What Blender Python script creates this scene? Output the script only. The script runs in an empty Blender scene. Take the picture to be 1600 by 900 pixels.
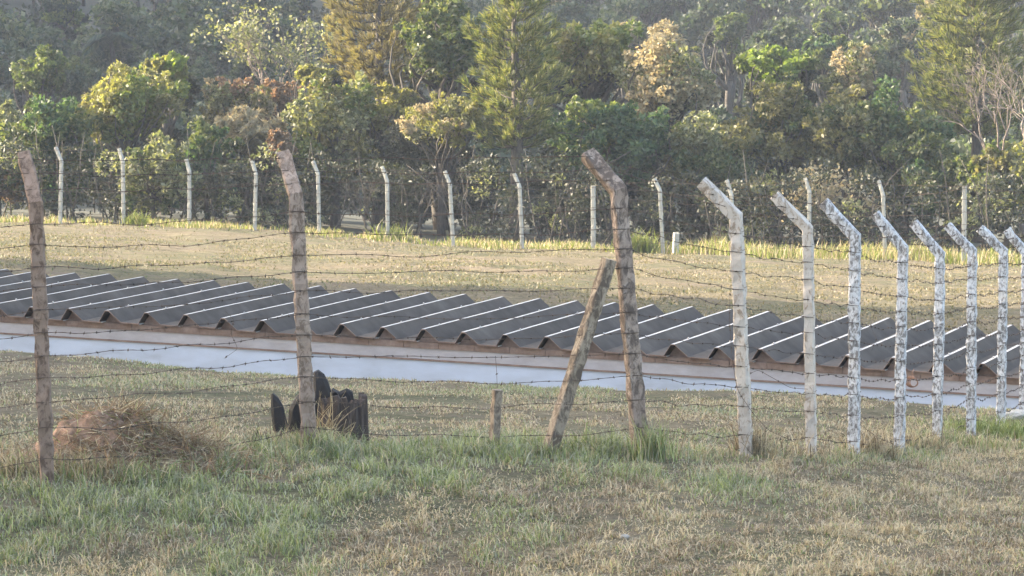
import bpy, math, random
import numpy as np
from mathutils import Vector, Matrix

# ------------------------------------------------------------------ camera, sky, sun, exposure
scene = bpy.context.scene
COL = scene.collection
F_PX = 5300.0                      # focal length in pixels of a 1600 px wide frame
PITCH = math.atan((450 + 370) / F_PX)
cam_d = bpy.data.cameras.new('camera')
cam = bpy.data.objects.new('camera', cam_d); COL.objects.link(cam)
cam_d.sensor_width = 36.0; cam_d.lens = 36.0 * F_PX / 1600.0
cam_d.clip_start = 0.5; cam_d.clip_end = 4000
cam.location = (0, 0, 0); cam.rotation_euler = (math.pi / 2 - PITCH, 0, 0)
scene.camera = cam
scene.render.resolution_x = 1024; scene.render.resolution_y = 576

SUN_EL = math.radians(18.0)
SUN_AZ_XY = (-0.91, 0.37)          # horizontal direction towards the sun
_l = math.hypot(*SUN_AZ_XY); sx, sy = SUN_AZ_XY[0] / _l, SUN_AZ_XY[1] / _l
world = bpy.data.worlds.new('World'); scene.world = world; world.use_nodes = True
wn = world.node_tree.nodes; wl = world.node_tree.links
sky = wn.new('ShaderNodeTexSky'); sky.sky_type = 'NISHITA'; sky.sun_disc = False
sky.sun_elevation = SUN_EL; sky.sun_rotation = math.atan2(sx, sy)
sky.air_density = 1.0; sky.dust_density = 4.0; sky.ozone_density = 0.3
bg = wn['Background']; bg.inputs['Strength'].default_value = 0.15
wl.new(sky.outputs[0], bg.inputs['Color'])
sd = bpy.data.lights.new('sun', 'SUN'); sd.energy = 3.8; sd.angle = math.radians(0.5); sd.color = (1.0, 0.86, 0.66)
sun = bpy.data.objects.new('sun', sd); COL.objects.link(sun)
tosun = Vector((sx * math.cos(SUN_EL), sy * math.cos(SUN_EL), math.sin(SUN_EL)))
sun.rotation_euler = tosun.to_track_quat('Z', 'Y').to_euler()
sun.location = (-40, 60, 40)
scene.view_settings.view_transform = 'Standard'; scene.view_settings.look = 'None'
scene.view_settings.gamma = 1.0; scene.view_settings.use_curve_mapping = False
scene.view_settings.exposure = 2.7
try:
    scene.cycles.transparent_max_bounces = 8
    scene.cycles.volume_bounces = 0
except Exception: pass

rng = np.random.default_rng(7)
random.seed(7)
CP, SP = math.cos(PITCH), math.sin(PITCH)

def at(px, py, Y):
    """point of the world seen at photo pixel (1600x900) at world depth Y"""
    a = (px - 800) / F_PX; b = (450 - py) / F_PX
    d = (a, CP + b * SP, -SP + b * CP)
    k = Y / d[1]
    return Vector((d[0] * k, Y, d[2] * k))

# ------------------------------------------------------------------ numpy noise
def _h(i, j, s):
    v = np.sin(i * 127.1 + j * 311.7 + s * 74.7) * 43758.5453
    return v - np.floor(v)
def vnoise(x, y, s=0):
    x = np.asarray(x, float); y = np.asarray(y, float)
    i = np.floor(x); j = np.floor(y); u = x - i; v = y - j
    u = u * u * (3 - 2 * u); v = v * v * (3 - 2 * v)
    return (_h(i, j, s) * (1 - u) * (1 - v) + _h(i + 1, j, s) * u * (1 - v) + _h(i, j + 1, s) * (1 - u) * v + _h(i + 1, j + 1, s) * u * v)
def fbm(x, y, s=0, o=4):
    t = 0; a = 0.5; n = 0
    for k in range(o):
        t = t + a * vnoise(x * 2 ** k, y * 2 ** k, s + k); n += a; a *= 0.5
    return t / n

# ------------------------------------------------------------------ terrain height
COLS = {
 0:    [(19,1090),(23,885),(25,756),(27.5,702),(31,642),(36,590),(41,546),('z',43.5,-8.2),('z',51,-9.0),(60,425),(75,395),(90,368),(104,346),(115,335)],
 400:  [(19,1090),(22.8,900),(26.3,716),(28.5,682),(32,635),(38,590),(40,585),('z',42.5,-8.3),('z',50,-9.0),(60,449),(75,415),(90,385),(103,362),(115,346)],
 800:  [(19,1090),(22.5,900),(27,707),(29,680),(33,640),(38,606),(39.5,601),('z',41.7,-8.3),('z',49,-9.0),(56,482),(70,437),(85,408),(101,388),(115,366)],
 1200: [(19,1090),(22,900),(28.3,716),(30,692),(33,656),(36.5,622),(38.2,616),('z',40.3,-8.2),('z',48,-8.9),(55,502),(70,452),(85,421),(98,401),(115,374)],
 1600: [(19,1090),(22,900),(26,800),(29,745),(32,706),(35,670),(37.5,641),('z',39.5,-8.0),('z',47,-8.7),(54,518),(70,462),(85,431),(95,414),(115,381)],
}
Yg = np.concatenate([np.arange(-60, 18, 2.0), np.arange(18, 60, 0.25), np.arange(60, 130, 1.0), np.geomspace(130, 1400, 90)])
COMMON0 = [(-60, 1.5), (0, -1.7), (10, -3.7)]
COMMON1 = [(150, -19.3), (172, -20.5), (250, -15.0), (350, 3.0), (500, 42.0), (700, 60.0), (1400, 62.0)]
cx = np.array(sorted(COLS)); tab = []
for c in cx:
    ys, zs = [a for a, b in COMMON0], [b for a, b in COMMON0]
    for e in COLS[c]:
        if e[0] == 'z': ys.append(e[1]); zs.append(e[2])
        else: ys.append(e[0]); zs.append(at(c, e[1], e[0]).z)
    for a, b in COMMON1: ys.append(a); zs.append(b)
    z = np.interp(Yg, ys, zs)
    for _ in range(2): z[1:-1] = 0.25 * z[:-2] + 0.5 * z[1:-1] + 0.25 * z[2:]
    tab.append(z)
tab = np.array(tab)
def ground_base(X, Y):
    X = np.asarray(X, float); Y = np.asarray(Y, float)
    px = np.clip(800 + F_PX * X / np.maximum(Y, 12.0) / 1.0, 0, 1599.9)
    t = px / 400.0; i = np.clip(t.astype(int), 0, 3); u = t - i
    # smooth blend between the columns
    zc = np.array([np.interp(Y, Yg, tab[k]) for k in range(5)])
    idx = np.arange(X.size).reshape(X.shape) if X.ndim else None
    def pick(k):
        out = np.zeros_like(u)
        for m in range(5): out = np.where(k == m, zc[m], out)
        return out
    z0, z1 = pick(i), pick(i + 1)
    zm, z2 = pick(np.maximum(i - 1, 0)), pick(np.minimum(i + 2, 4))
    return 0.5 * (2 * z0 + (z1 - zm) * u + (2 * zm - 5 * z0 + 4 * z1 - z2) * u * u + (3 * z0 - zm - 3 * z1 + z2) * u ** 3)
def ground(X, Y):
    X = np.asarray(X, float); Y = np.asarray(Y, float)
    z = ground_base(X, Y)
    w = np.clip((Y - 20) / 5, 0, 1) * np.clip(1 - (Y - 45) / 60, 0.25, 1)
    z = z + w * (0.10 * (fbm(X * 0.8, Y * 0.8, 3) - 0.5) + 0.05 * (fbm(X * 3.1, Y * 2.5, 9, 3) - 0.5))
    wf = np.clip((Y - 52) / 6, 0, 1) * np.clip((125 - Y) / 10, 0, 1)
    z = z + wf * (.22 * (fbm(X * .45, Y * .35, 14, 4) - .5) + .10 * (fbm(X * 1.3, Y * 1.0, 15, 3) - .5))
    z = z + 44 * np.exp(-((X + 112) / 34) ** 2) * np.clip((Y - 150) / 25, 0, 1)  # added spur out of view on the left, shades the hillside wood
    far = np.clip((Y - 130) / 60, 0, 1)
    z = z + far * 6 * (fbm(X * 0.02, Y * 0.02, 5) - 0.5)
    return z
def gz(x, y): return float(ground(np.array([x]), np.array([y]))[0])
def gpx(px, Y):
    x = (px - 800) / F_PX
    # x of ground point seen near column px (depth along the ray)
    X = x * Y / (CP + 0.0)  # first guess
    for _ in range(3):
        z = gz(X, Y); cd = Y * CP - z * SP
        X = x * cd
    return Vector((X, Y, gz(X, Y)))
def px_of(X, Y, Z):
    cd = Y * CP - Z * SP
    return 800 + F_PX * X / cd

# ------------------------------------------------------------------ object helpers
def link(o): COL.objects.link(o); return o
def tag(o, label=None, cat=None, group=None, kind=None):
    if label: o['label'] = label
    if cat: o['category'] = cat
    if group: o['group'] = group
    if kind: o['kind'] = kind
    return o
def empty(name, loc, label, cat, group=None):
    o = link(bpy.data.objects.new(name, None)); o.location = loc; o.empty_display_size = 0.2
    return tag(o, label, cat, group)

class MB:
    """collects polygons, built as one mesh object"""
    def __init__(s): s.V = []; s.L = []; s.T = []; s.M = []; s.n = 0; s.S = []
    def add(s, verts, faces_flat, totals, mat=0, smooth=False):
        verts = np.asarray(verts, float).reshape(-1, 3)
        s.V.append(verts); s.L.append(np.asarray(faces_flat, int).ravel() + s.n)
        totals = np.asarray(totals, int).ravel(); s.T.append(totals)
        s.M.append(np.broadcast_to(np.asarray(mat, int), totals.shape)); s.S.append(np.full(totals.shape, smooth))
        s.n += len(verts)
    def faces(s, verts, faces, mat=0, smooth=False):
        s.add(verts, [i for f in faces for i in f], [len(f) for f in faces], mat, smooth)
    def quads(s, Q, mat=0):                     # Q: (N,4,3)
        N = len(Q); s.add(Q.reshape(-1, 3), np.arange(4 * N), np.full(N, 4), mat)
    def box(s, c, size, R=None, mat=0):
        h = np.array(size) / 2.0
        v = np.array([[x, y, z] for x in (-1, 1) for y in (-1, 1) for z in (-1, 1)]) * h
        if R is not None: v = v @ np.array(R).T
        v = v + np.array(c)
        s.faces(v, [(0, 1, 3, 2), (4, 6, 7, 5), (0, 4, 5, 1), (2, 3, 7, 6), (0, 2, 6, 4), (1, 5, 7, 3)], mat)
    def tube(s, pts, radii, k=6, mat=0, cap=True, smooth=True):
        P = np.array([tuple(p) for p in pts], float); n = len(P)
        if np.isscalar(radii): radii = np.full(n, radii)
        T = np.gradient(P, axis=0); T /= np.maximum(np.linalg.norm(T, axis=1, keepdims=True), 1e-9)
        ref = np.array([0, 0, 1.0]) if abs(T[:, 2]).mean() < 0.8 else np.array([1.0, 0, 0])
        A = np.cross(T, ref); A /= np.maximum(np.linalg.norm(A, axis=1, keepdims=True), 1e-9); B = np.cross(T, A)
        a = np.arange(k) * 2 * math.pi / k
        V = P[:, None, :] + np.asarray(radii)[:, None, None] * (A[:, None, :] * np.cos(a)[None, :, None] + B[:, None, :] * np.sin(a)[None, :, None])
        i = np.arange(n - 1)[:, None]; j = np.arange(k)[None, :]
        Fq = np.stack([i * k + j, i * k + (j + 1) % k, (i + 1) * k + (j + 1) % k, (i + 1) * k + j], -1).reshape(-1)
        tot = [4] * ((n - 1) * k)
        if cap:
            Fq = np.concatenate([Fq, np.arange(k)[::-1], (n - 1) * k + np.arange(k)]); tot += [k, k]
        s.add(V.reshape(-1, 3), Fq, tot, mat, smooth)
    def build(s, name, mats, parent=None, origin=None):
        V = np.concatenate(s.V); L = np.concatenate(s.L); T = np.concatenate(s.T); M = np.concatenate(s.M); S = np.concatenate(s.S)
        o_ = np.array(origin if origin is not None else (0, 0, 0), float)
        me = bpy.data.meshes.new(name)
        me.vertices.add(len(V)); me.vertices.foreach_set('co', (V - o_).astype(np.float32).ravel())
        me.loops.add(len(L)); me.loops.foreach_set('vertex_index', L.astype(np.int32))
        me.polygons.add(len(T)); st = np.concatenate([[0], np.cumsum(T)[:-1]])
        me.polygons.foreach_set('loop_start', st.astype(np.int32))
        me.polygons.foreach_set('material_index', M.astype(np.int32)); me.polygons.foreach_set('use_smooth', S)
        for m in (mats if isinstance(mats, (list, tuple)) else [mats]): me.materials.append(m)
        me.update(calc_edges=True); me.validate()
        o = link(bpy.data.objects.new(name, me))
        if parent is not None:
            o.parent = parent; o.location = Vector(o_) - parent.location if origin is not None else -parent.location
        else: o.location = o_
        return o

# ------------------------------------------------------------------ materials
def new_mat(name):
    m = bpy.data.materials.new(name); m.use_nodes = True
    nt = m.node_tree; b = nt.nodes['Principled BSDF']
    return m, nt, b
def ramp(nt, fac, stops, interp='LINEAR'):
    r = nt.nodes.new('ShaderNodeValToRGB'); cr = r.color_ramp; cr.interpolation = interp
    while len(cr.elements) < len(stops): cr.elements.new(0.5)
    for e, (p, c) in zip(cr.elements, stops): e.position = p; e.color = (*c, 1)
    nt.links.new(fac, r.inputs[0]); return r.outputs[0]
def noise(nt, scale, detail=5, rough=0.6, vec=None, dist=0.0):
    n = nt.nodes.new('ShaderNodeTexNoise'); n.inputs['Scale'].default_value = scale
    n.inputs['Detail'].default_value = detail; n.inputs['Roughness'].default_value = rough; n.inputs['Distortion'].default_value = dist
    if vec is not None: nt.links.new(vec, n.inputs['Vector'])
    return n.outputs['Fac']
def objco(nt, sc=(1, 1, 1), world=False):
    if world:
        t = nt.nodes.new('ShaderNodeNewGeometry').outputs['Position']
    else: t = nt.nodes.new('ShaderNodeTexCoord').outputs['Object']
    mp = nt.nodes.new('ShaderNodeMapping'); mp.inputs['Scale'].default_value = sc
    nt.links.new(t, mp.inputs[0]); return mp.outputs[0]
def mixc(nt, f, a, b):
    m = nt.nodes.new('ShaderNodeMix'); m.data_type = 'RGBA'
    if isinstance(f, float): m.inputs[0].default_value = f
    else: nt.links.new(f, m.inputs[0])
    for k, v in ((6, a), (7, b)):
        if isinstance(v, tuple): m.inputs[k].default_value = (*v, 1)
        else: nt.links.new(v, m.inputs[k])
    return m.outputs[2]
def bump(nt, b, h, strength, dist=0.02):
    n = nt.nodes.new('ShaderNodeBump'); n.inputs['Strength'].default_value = strength; n.inputs['Distance'].default_value = dist
    nt.links.new(h, n.inputs['Height']); nt.links.new(n.outputs[0], b.inputs['Normal'])

def leaf_mat(name, stops, trans=0.35, tcol=None, rough=0.55):
    m, nt, b = new_mat(name)
    g = nt.nodes.new('ShaderNodeNewGeometry')
    c = ramp(nt, g.outputs['Random Per Island'], stops)
    nt.links.new(c, b.inputs['Base Color']); b.inputs['Roughness'].default_value = rough
    b.inputs['Specular IOR Level'].default_value = 0.35
    t = nt.nodes.new('ShaderNodeBsdfTranslucent')
    if tcol is None: tcol = (1.15, 1.2, 0.5)
    mm = nt.nodes.new('ShaderNodeMix'); mm.data_type = 'RGBA'; mm.blend_type = 'MULTIPLY'; mm.inputs[0].default_value = 1
    nt.links.new(c, mm.inputs[6]); mm.inputs[7].default_value = (*[min(v * 1.3, 2) for v in tcol], 1)
    nt.links.new(mm.outputs[2], t.inputs[0])
    mx = nt.nodes.new('ShaderNodeMixShader'); mx.inputs[0].default_value = trans
    nt.links.new(b.outputs[0], mx.inputs[1]); nt.links.new(t.outputs[0], mx.inputs[2])
    nt.links.new(mx.outputs[0], nt.nodes['Material Output'].inputs[0])
    return m
def S(*cols):
    n = len(cols); return [(i / max(n - 1, 1), c) for i, c in enumerate(cols)]
LM = {
 'dark':   leaf_mat('leaf_dark_green', S((.035,.05,.022), (.055,.08,.030), (.085,.105,.04), (.14,.145,.07))),
 'mid':    leaf_mat('leaf_mid_green', S((.055,.08,.025), (.09,.12,.035), (.13,.16,.05), (.19,.20,.09))),
 'grey':   leaf_mat('leaf_grey_green', S((.075,.085,.045), (.12,.13,.07), (.18,.185,.11), (.28,.27,.18))),
 'lime':   leaf_mat('leaf_lime', S((.09,.13,.03), (.14,.19,.04), (.19,.24,.06), (.11,.15,.045)), 0.4),
 'yellow': leaf_mat('leaf_yellow_green', S((.11,.115,.04), (.17,.17,.06), (.25,.235,.10), (.14,.13,.06)), 0.4),
 'olive':  leaf_mat('leaf_olive', S((.075,.075,.03), (.12,.115,.05), (.17,.155,.07), (.23,.20,.11))),
 'tan':    leaf_mat('leaf_dry_tan', S((.19,.165,.10), (.28,.25,.16), (.36,.325,.22), (.24,.23,.135)), 0.35, (1.1,.95,.7)),
 'russet': leaf_mat('leaf_russet', S((.13,.10,.065), (.20,.15,.10), (.26,.20,.135), (.17,.145,.09)), 0.35, (1.2,.85,.5)),
 'teal':   leaf_mat('leaf_blue_green', S((.026,.05,.028), (.042,.078,.04), (.065,.11,.05), (.11,.15,.075))),
 'needle': leaf_mat('pine_needles', S((.06,.085,.03), (.10,.12,.045), (.16,.17,.07), (.24,.22,.10)), 0.3),
 'needle_brown': leaf_mat('pine_needles_browned', S((.10,.085,.045), (.17,.14,.075), (.24,.20,.11), (.14,.13,.06)), 0.3),
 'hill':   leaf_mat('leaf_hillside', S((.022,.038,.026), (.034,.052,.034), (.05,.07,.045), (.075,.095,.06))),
 'under':  leaf_mat('leaf_understory_shade', S((.022,.026,.016), (.032,.037,.023), (.045,.05,.032), (.07,.07,.048)), .2),  # dark understory leaves, colour also carries the shade below and between crowns
 'g_green': leaf_mat('grass_green', S((.10,.13,.045), (.17,.205,.08), (.27,.30,.13), (.40,.42,.24)), 0.3, (1.0,1.05,.6)),
 'g_blue': leaf_mat('grass_grey_green', S((.13,.15,.095), (.20,.22,.14), (.28,.29,.20), (.38,.38,.29)), 0.3, (1.0,1.0,.75)),
 'g_straw': leaf_mat('grass_straw', S((.17,.13,.08), (.31,.25,.155), (.45,.375,.25), (.56,.485,.35)), 0.3, (1.0,.95,.7)),
 'g_brown': leaf_mat('grass_dead_brown', S((.09,.068,.04), (.19,.15,.095), (.32,.26,.175), (.46,.40,.29)), 0.25, (1.0,.9,.7)),
 'hill_lit': leaf_mat('leaf_hillside_sunlit', S((.035,.052,.034), (.06,.08,.05), (.09,.11,.07), (.13,.145,.10))),  # lighter copy of the hillside leaves, sunlit crowns put into the colour
 'g_short': leaf_mat('grass_short_mown', S((.10,.09,.05), (.14,.12,.068), (.175,.15,.09), (.22,.19,.12)), 0.25, (1.0,1.0,.7)),
 'g_dull': leaf_mat('grass_dull_green', S((.075,.09,.04), (.11,.125,.055), (.15,.16,.075), (.19,.19,.10)), 0.25, (1.0,1.0,.7)),
 'g_lit': leaf_mat('grass_tall_yellow_green', S((.11,.145,.035), (.16,.20,.05), (.22,.245,.08), (.26,.235,.12)), 0.35, (1.0,1.0,.5)),
}
def bark_mat(name, a, b_):
    m, nt, b = new_mat(name)
    v = objco(nt, (6, 6, 1.5)); f = noise(nt, 3, 6, .7, v)
    nt.links.new(ramp(nt, f, [(.3, a), (.7, b_)]), b.inputs['Base Color']); b.inputs['Roughness'].default_value = .9
    bump(nt, b, f, .6, .02); return m
BARK = bark_mat('bark_grey_brown', (.035, .03, .025), (.11, .095, .078))
BARK_PALE = bark_mat('bark_pale', (.16, .14, .12), (.38, .34, .29))
TWIG = bark_mat('bare_twigs', (.10, .078, .065), (.25, .205, .17))

def post_mat(name, cols, grime, gscale=9.0, gthr=0.52, gsoft=0.06):
    m, nt, b = new_mat(name)
    v = objco(nt, (1, 1, .45)); base = ramp(nt, noise(nt, 7, 6, .65, v), [(.25, cols[0]), (.5, cols[1]), (.75, cols[2])])
    v2 = objco(nt, (1, 1, .55)); n2 = noise(nt, gscale * 2.2, 8, .72, v2, .6)
    n3 = noise(nt, 1.7, 3, .6, v2)
    ad = nt.nodes.new('ShaderNodeMath'); ad.operation = 'MULTIPLY_ADD'; ad.inputs[1].default_value = .35; nt.links.new(n3, ad.inputs[0]); nt.links.new(n2, ad.inputs[2])
    f = ramp(nt, ad.outputs[0], [(gthr + .17 - gsoft, (0, 0, 0)), (gthr + .17 + gsoft, (1, 1, 1))])
    c = mixc(nt, f, base, grime)
    nt.links.new(c, b.inputs['Base Color']); b.inputs['Roughness'].default_value = .88
    bump(nt, b, n2, .8, .012); return m
PM = {
 'brown': post_mat('post_weathered_pinkish', ((.16,.11,.08), (.23,.16,.12), (.28,.21,.165)), (.10,.065,.045), 9, .53),
 'brown_light': post_mat('post_weathered_beige', ((.20,.15,.115), (.29,.22,.175), (.38,.31,.255)), (.14,.10,.075), 11, .53),
 'corner': post_mat('post_corner_stained', ((.19,.14,.11), (.29,.225,.18), (.40,.33,.28)), (.10,.075,.06), 8, .50),
 'pale': post_mat('post_pale_timber', ((.40,.34,.29), (.50,.44,.38), (.60,.54,.48)), (.26,.20,.15), 9, .57),
 'white': post_mat('post_flaking_whitewash', ((.50,.48,.47), (.62,.61,.61), (.70,.69,.70)), (.17,.155,.145), 17, .505, .07),
 'far': post_mat('post_far_whitewash', ((.26,.255,.23), (.35,.345,.31), (.44,.435,.40)), (.26,.25,.2), 6, .60),
 'brace': post_mat('brace_weathered_timber', ((.20,.155,.11), (.28,.225,.165), (.36,.30,.23)), (.10,.075,.055), 8, .50),
}
m, nt, b = new_mat('rusty_wire'); WIRE = m
nt.links.new(ramp(nt, noise(nt, 30, 4), [(.35, (.045, .035, .03)), (.7, (.13, .085, .06))]), b.inputs['Base Color'])
b.inputs['Roughness'].default_value = .75; b.inputs['Metallic'].default_value = .3

# ground material: dry mown turf, greener patches, bare dusty soil
def ground_mat():
    m, nt, b = new_mat('mown_turf_and_soil')
    w = objco(nt, (1, 1, 1), world=True)
    wy = objco(nt, (.7, 1.6, 1), world=True)
    big = noise(nt, .22, 3, .5, w); mid = noise(nt, 1.3, 5, .65, wy, .5); fine = noise(nt, 14, 6, .75, wy); fib = noise(nt, 45, 4, .7, wy)
    stk = noise(nt, 1.0, 6, .7, objco(nt, (.8, 2.6, 1), world=True), .8)
    fa = nt.nodes.new('ShaderNodeMath'); fa.operation = 'MULTIPLY_ADD'; fa.inputs[1].default_value = .6; fa.inputs[2].default_value = -.3; nt.links.new(stk, fa.inputs[0])
    fs = nt.nodes.new('ShaderNodeMath'); fs.operation = 'ADD'; nt.links.new(fa.outputs[0], fs.inputs[0]); nt.links.new(fine, fs.inputs[1]); fine = fs.outputs[0]
    straw = ramp(nt, fine, [(.26, (.055, .045, .028)), (.46, (.145, .12, .075)), (.70, (.29, .245, .165))])
    green = ramp(nt, fine, [(.28, (.045, .046, .025)), (.5, (.115, .112, .06)), (.75, (.23, .215, .13))])
    soil = ramp(nt, fib, [(.3, (.11, .085, .062)), (.7, (.25, .20, .155))])
    c = mixc(nt, ramp(nt, big, [(.40, (0, 0, 0)), (.62, (1, 1, 1))]), green, straw)
    c = mixc(nt, ramp(nt, mid, [(.50, (0, 0, 0)), (.66, (.85, .85, .85))]), c, soil)
    nt.links.new(c, b.inputs['Base Color']); b.inputs['Roughness'].default_value = .95; b.inputs['Specular IOR Level'].default_value = .15
    ad = nt.nodes.new('ShaderNodeMath'); ad.operation = 'ADD'; nt.links.new(mid, ad.inputs[0]); nt.links.new(fine, ad.inputs[1])
    bump(nt, b, ad.outputs[0], .9, .10)
    return m
GM = ground_mat()
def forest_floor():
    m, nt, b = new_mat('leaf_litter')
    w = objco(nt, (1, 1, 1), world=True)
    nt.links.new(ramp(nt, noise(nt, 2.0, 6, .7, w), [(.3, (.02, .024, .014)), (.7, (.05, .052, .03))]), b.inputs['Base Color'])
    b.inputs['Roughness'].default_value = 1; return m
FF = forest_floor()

# ------------------------------------------------------------------ ground sheet
xs = np.concatenate([-np.geomspace(700, 16, 45), np.arange(-15.8, 15.9, .16), np.geomspace(16, 700, 45)])
ys = np.concatenate([np.arange(-300, 18, 12.0), np.arange(18, 21, .4), np.arange(21, 44, .13), np.arange(44, 60, .3), np.arange(60, 112, .5), np.geomspace(112.5, 1300, 110)])
GX, GY = np.meshgrid(xs, ys)
GZ = ground(GX.ravel(), GY.ravel())
nx, ny = len(xs), len(ys)
g = MB()
i = np.arange(ny - 1)[:, None]; j = np.arange(nx - 1)[None, :]
fq = np.stack([i * nx + j, i * nx + j + 1, (i + 1) * nx + j + 1, (i + 1) * nx + j], -1).reshape(-1)
cxm = .25 * (GX[:-1, :-1] + GX[1:, :-1] + GX[:-1, 1:] + GX[1:, 1:]); cym = .5 * (GY[:-1, :-1] + GY[1:, :-1])
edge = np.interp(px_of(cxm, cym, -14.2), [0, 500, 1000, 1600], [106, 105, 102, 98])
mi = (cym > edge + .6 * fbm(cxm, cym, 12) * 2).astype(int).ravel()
g.add(np.stack([GX.ravel(), GY.ravel(), GZ], -1), fq, np.full((nx - 1) * (ny - 1), 4), mi, True)
go = g.build('ground', [GM, FF]); tag(go, kind='structure')

# ------------------------------------------------------------------ long low building with folded roof
rdir = (at(2700, -30, 10)).normalized()
r_h = Vector((rdir.x, rdir.y, 0)).normalized(); e_dir = Vector((r_h.y, -r_h.x, 0))
P0 = at(792, 521.5, 44.0)                 # on the crest line at the front eave
PITCH_S = 0.578; HS = 0.155; LEN = 4.6
nrm = e_dir.cross(rdir).normalized()
if nrm.z < 0: nrm = -nrm
def bpt(e, r, z): return P0 + e_dir * e + rdir * r + Vector((0, 0, z - HS))
mroof, nt, b = new_mat('fibre_cement_dark')
v = objco(nt, (1, 1, 1)); f = noise(nt, 2.2, 6, .6, v); f2 = noise(nt, 30, 5, .7, v)
gi = nt.nodes.new('ShaderNodeObjectInfo')
c1 = ramp(nt, f, [(.3, (.058, .046, .038)), (.55, (.085, .069, .057)), (.8, (.13, .108, .09))])
c2 = mixc(nt, ramp(nt, f2, [(.55, (0, 0, 0)), (.8, (.5, .5, .5))]), c1, (.06, .057, .05))
hv = nt.nodes.new('ShaderNodeHueSaturation'); nt.links.new(c2, hv.inputs['Color'])
mr = nt.nodes.new('ShaderNodeMapRange'); mr.inputs[3].default_value = .88; mr.inputs[4].default_value = 1.12
nt.links.new(gi.outputs['Random'], mr.inputs[0]); nt.links.new(mr.outputs[0], hv.inputs['Value'])
nt.links.new(hv.outputs[0], b.inputs['Base Color']); b.inputs['Roughness'].default_value = .9; b.inputs['Specular IOR Level'].default_value = .2; bump(nt, b, f2, .25, .01)
mcrest, nt, b = new_mat('fibre_cement_lit_crest')  # pale crest colour stands in for light catching the ridge tops
v = objco(nt, (1, 1, 1)); nt.links.new(ramp(nt, noise(nt, 9, 6, .7, v), [(.3, (.28, .26, .24)), (.55, (.48, .45, .42)), (.8, (.60, .57, .54))]), b.inputs['Base Color'])
b.inputs['Roughness'].default_value = .75
mbeam, nt, b = new_mat('brown_beam')
nt.links.new(ramp(nt, noise(nt, 5, 6, .7, objco(nt, (1, 1, 1))), [(.3, (.16, .10, .075)), (.55, (.26, .175, .135)), (.75, (.34, .25, .20))]), b.inputs['Base Color']); b.inputs['Roughness'].default_value = .9
mwall, nt, b = new_mat('white_painted_render')
f = noise(nt, 1.1, 6, .6, objco(nt, (1, 1, 3))); f2 = noise(nt, 40, 4, .7)
nt.links.new(ramp(nt, f, [(.25, (.38, .39, .42)), (.42, (.49, .51, .57)), (.6, (.55, .58, .66)), (.8, (.60, .63, .70))]), b.inputs['Base Color']); b.inputs['Roughness'].default_value = .85; bump(nt, b, f2, .2, .005)
mband, nt, b = new_mat('greyish_pink_band')
nt.links.new(ramp(nt, noise(nt, 2.5, 6, .65, objco(nt, (1, 1, 2))), [(.3, (.37, .32, .31)), (.6, (.47, .425, .42)), (.8, (.53, .49, .49))]), b.inputs['Base Color']); b.inputs['Roughness'].default_value = .85

bld = empty('low_building', tuple(bpt(0, 0, -1.2)), 'long low white building with dark folded fibre cement roof behind the wire fence', 'building')
N0, N1 = -25, 20
E0, E1 = N0 * PITCH_S, N1 * PITCH_S
for n in range(N0, N1):
    mb = MB(); p = PITCH_S; e0 = n * p - 0.2 * p
    jz = random.uniform(-.006, .008); jr = random.uniform(-.035, .035); jl = random.uniform(-.03, .03)
    prof = [(0.0, 0.0), (.2 * p - .022, HS), (.2 * p + .026, HS + .002), (.57 * p, .004), (1.0 * p + .03, -.002)]
    prof = [(a, z + (0.006 if k == 0 else 0)) for k, (a, z) in enumerate(prof)]
    nr = 5; rs = np.linspace(-.10 + jr, LEN + jl, nr); th = .009
    V = []; 
    for r in rs:
        wob = random.uniform(-.004, .004)
        for (a, z) in prof: V.append(tuple(bpt(e0 + a, r, z + jz + wob)))
    for r in rs:
        for (a, z) in prof: V.append(tuple(bpt(e0 + a, r, z + jz - th - .004)))
    k = len(prof); off = nr * k; Fs = []; Ms = []
    for ri in range(nr - 1):
        for a in range(k - 1):
            Fs.append((ri * k + a, ri * k + a + 1, (ri + 1) * k + a + 1, (ri + 1) * k + a)); Ms.append(1 if a in (1,) else 0)
            Fs.append((off + ri * k + a, off + (ri + 1) * k + a, off + (ri + 1) * k + a + 1, off + ri * k + a + 1)); Ms.append(0)
    for a in range(k - 1):
        Fs.append((a, off + a, off + a + 1, a + 1)); Ms.append(2)
        q = (nr - 1) * k; Fs.append((q + a, q + a + 1, off + q + a + 1, off + q + a)); Ms.append(0)
    for ri in range(nr - 1):
        Fs.append((ri * k, (ri + 1) * k, off + (ri + 1) * k, off + ri * k)); Ms.append(1)
        q = k - 1; Fs.append((ri * k + q, off + ri * k + q, off + (ri + 1) * k + q, (ri + 1) * k + q)); Ms.append(1)
    mb.faces(V, Fs, np.array(Ms))
    # fixing bolts on the crest
    for r in (0.55, 2.9):
        c = bpt(e0 + .2 * p + .005, r + random.uniform(-.05, .05), HS + jz)
        mb.tube([c, c + Vector((0, 0, .022))], [.013, .010], 6, 1)
    mb.build('roof_sheet', [mroof, mcrest, mbeam], bld)
def bbox_e(mb, e0, e1, r0, r1, z0, z1, follow=True):
    V = []
    for e in (e0, e1):
        for r in (r0, r1):
            for z in (z0, z1):
                q = bpt(e, 0, z) + r_h * r
                V.append(tuple(q + (Vector((0, 0, rdir.z * r / rdir.xy.length)) if (follow and z == z1) else Vector((0, 0, 0)))))
    mb.faces(V, [(0, 1, 3, 2), (4, 6, 7, 5), (0, 4, 5, 1), (2, 3, 7, 6), (0, 2, 6, 4), (1, 5, 7, 3)])
mb = MB()
ee = np.arange(E0, E1, .5)
for a in ee: bbox_e(mb, a, a + .494, -.025 + random.uniform(0, .006), .06, -.105, -.018 + random.uniform(-.004, .001))
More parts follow.
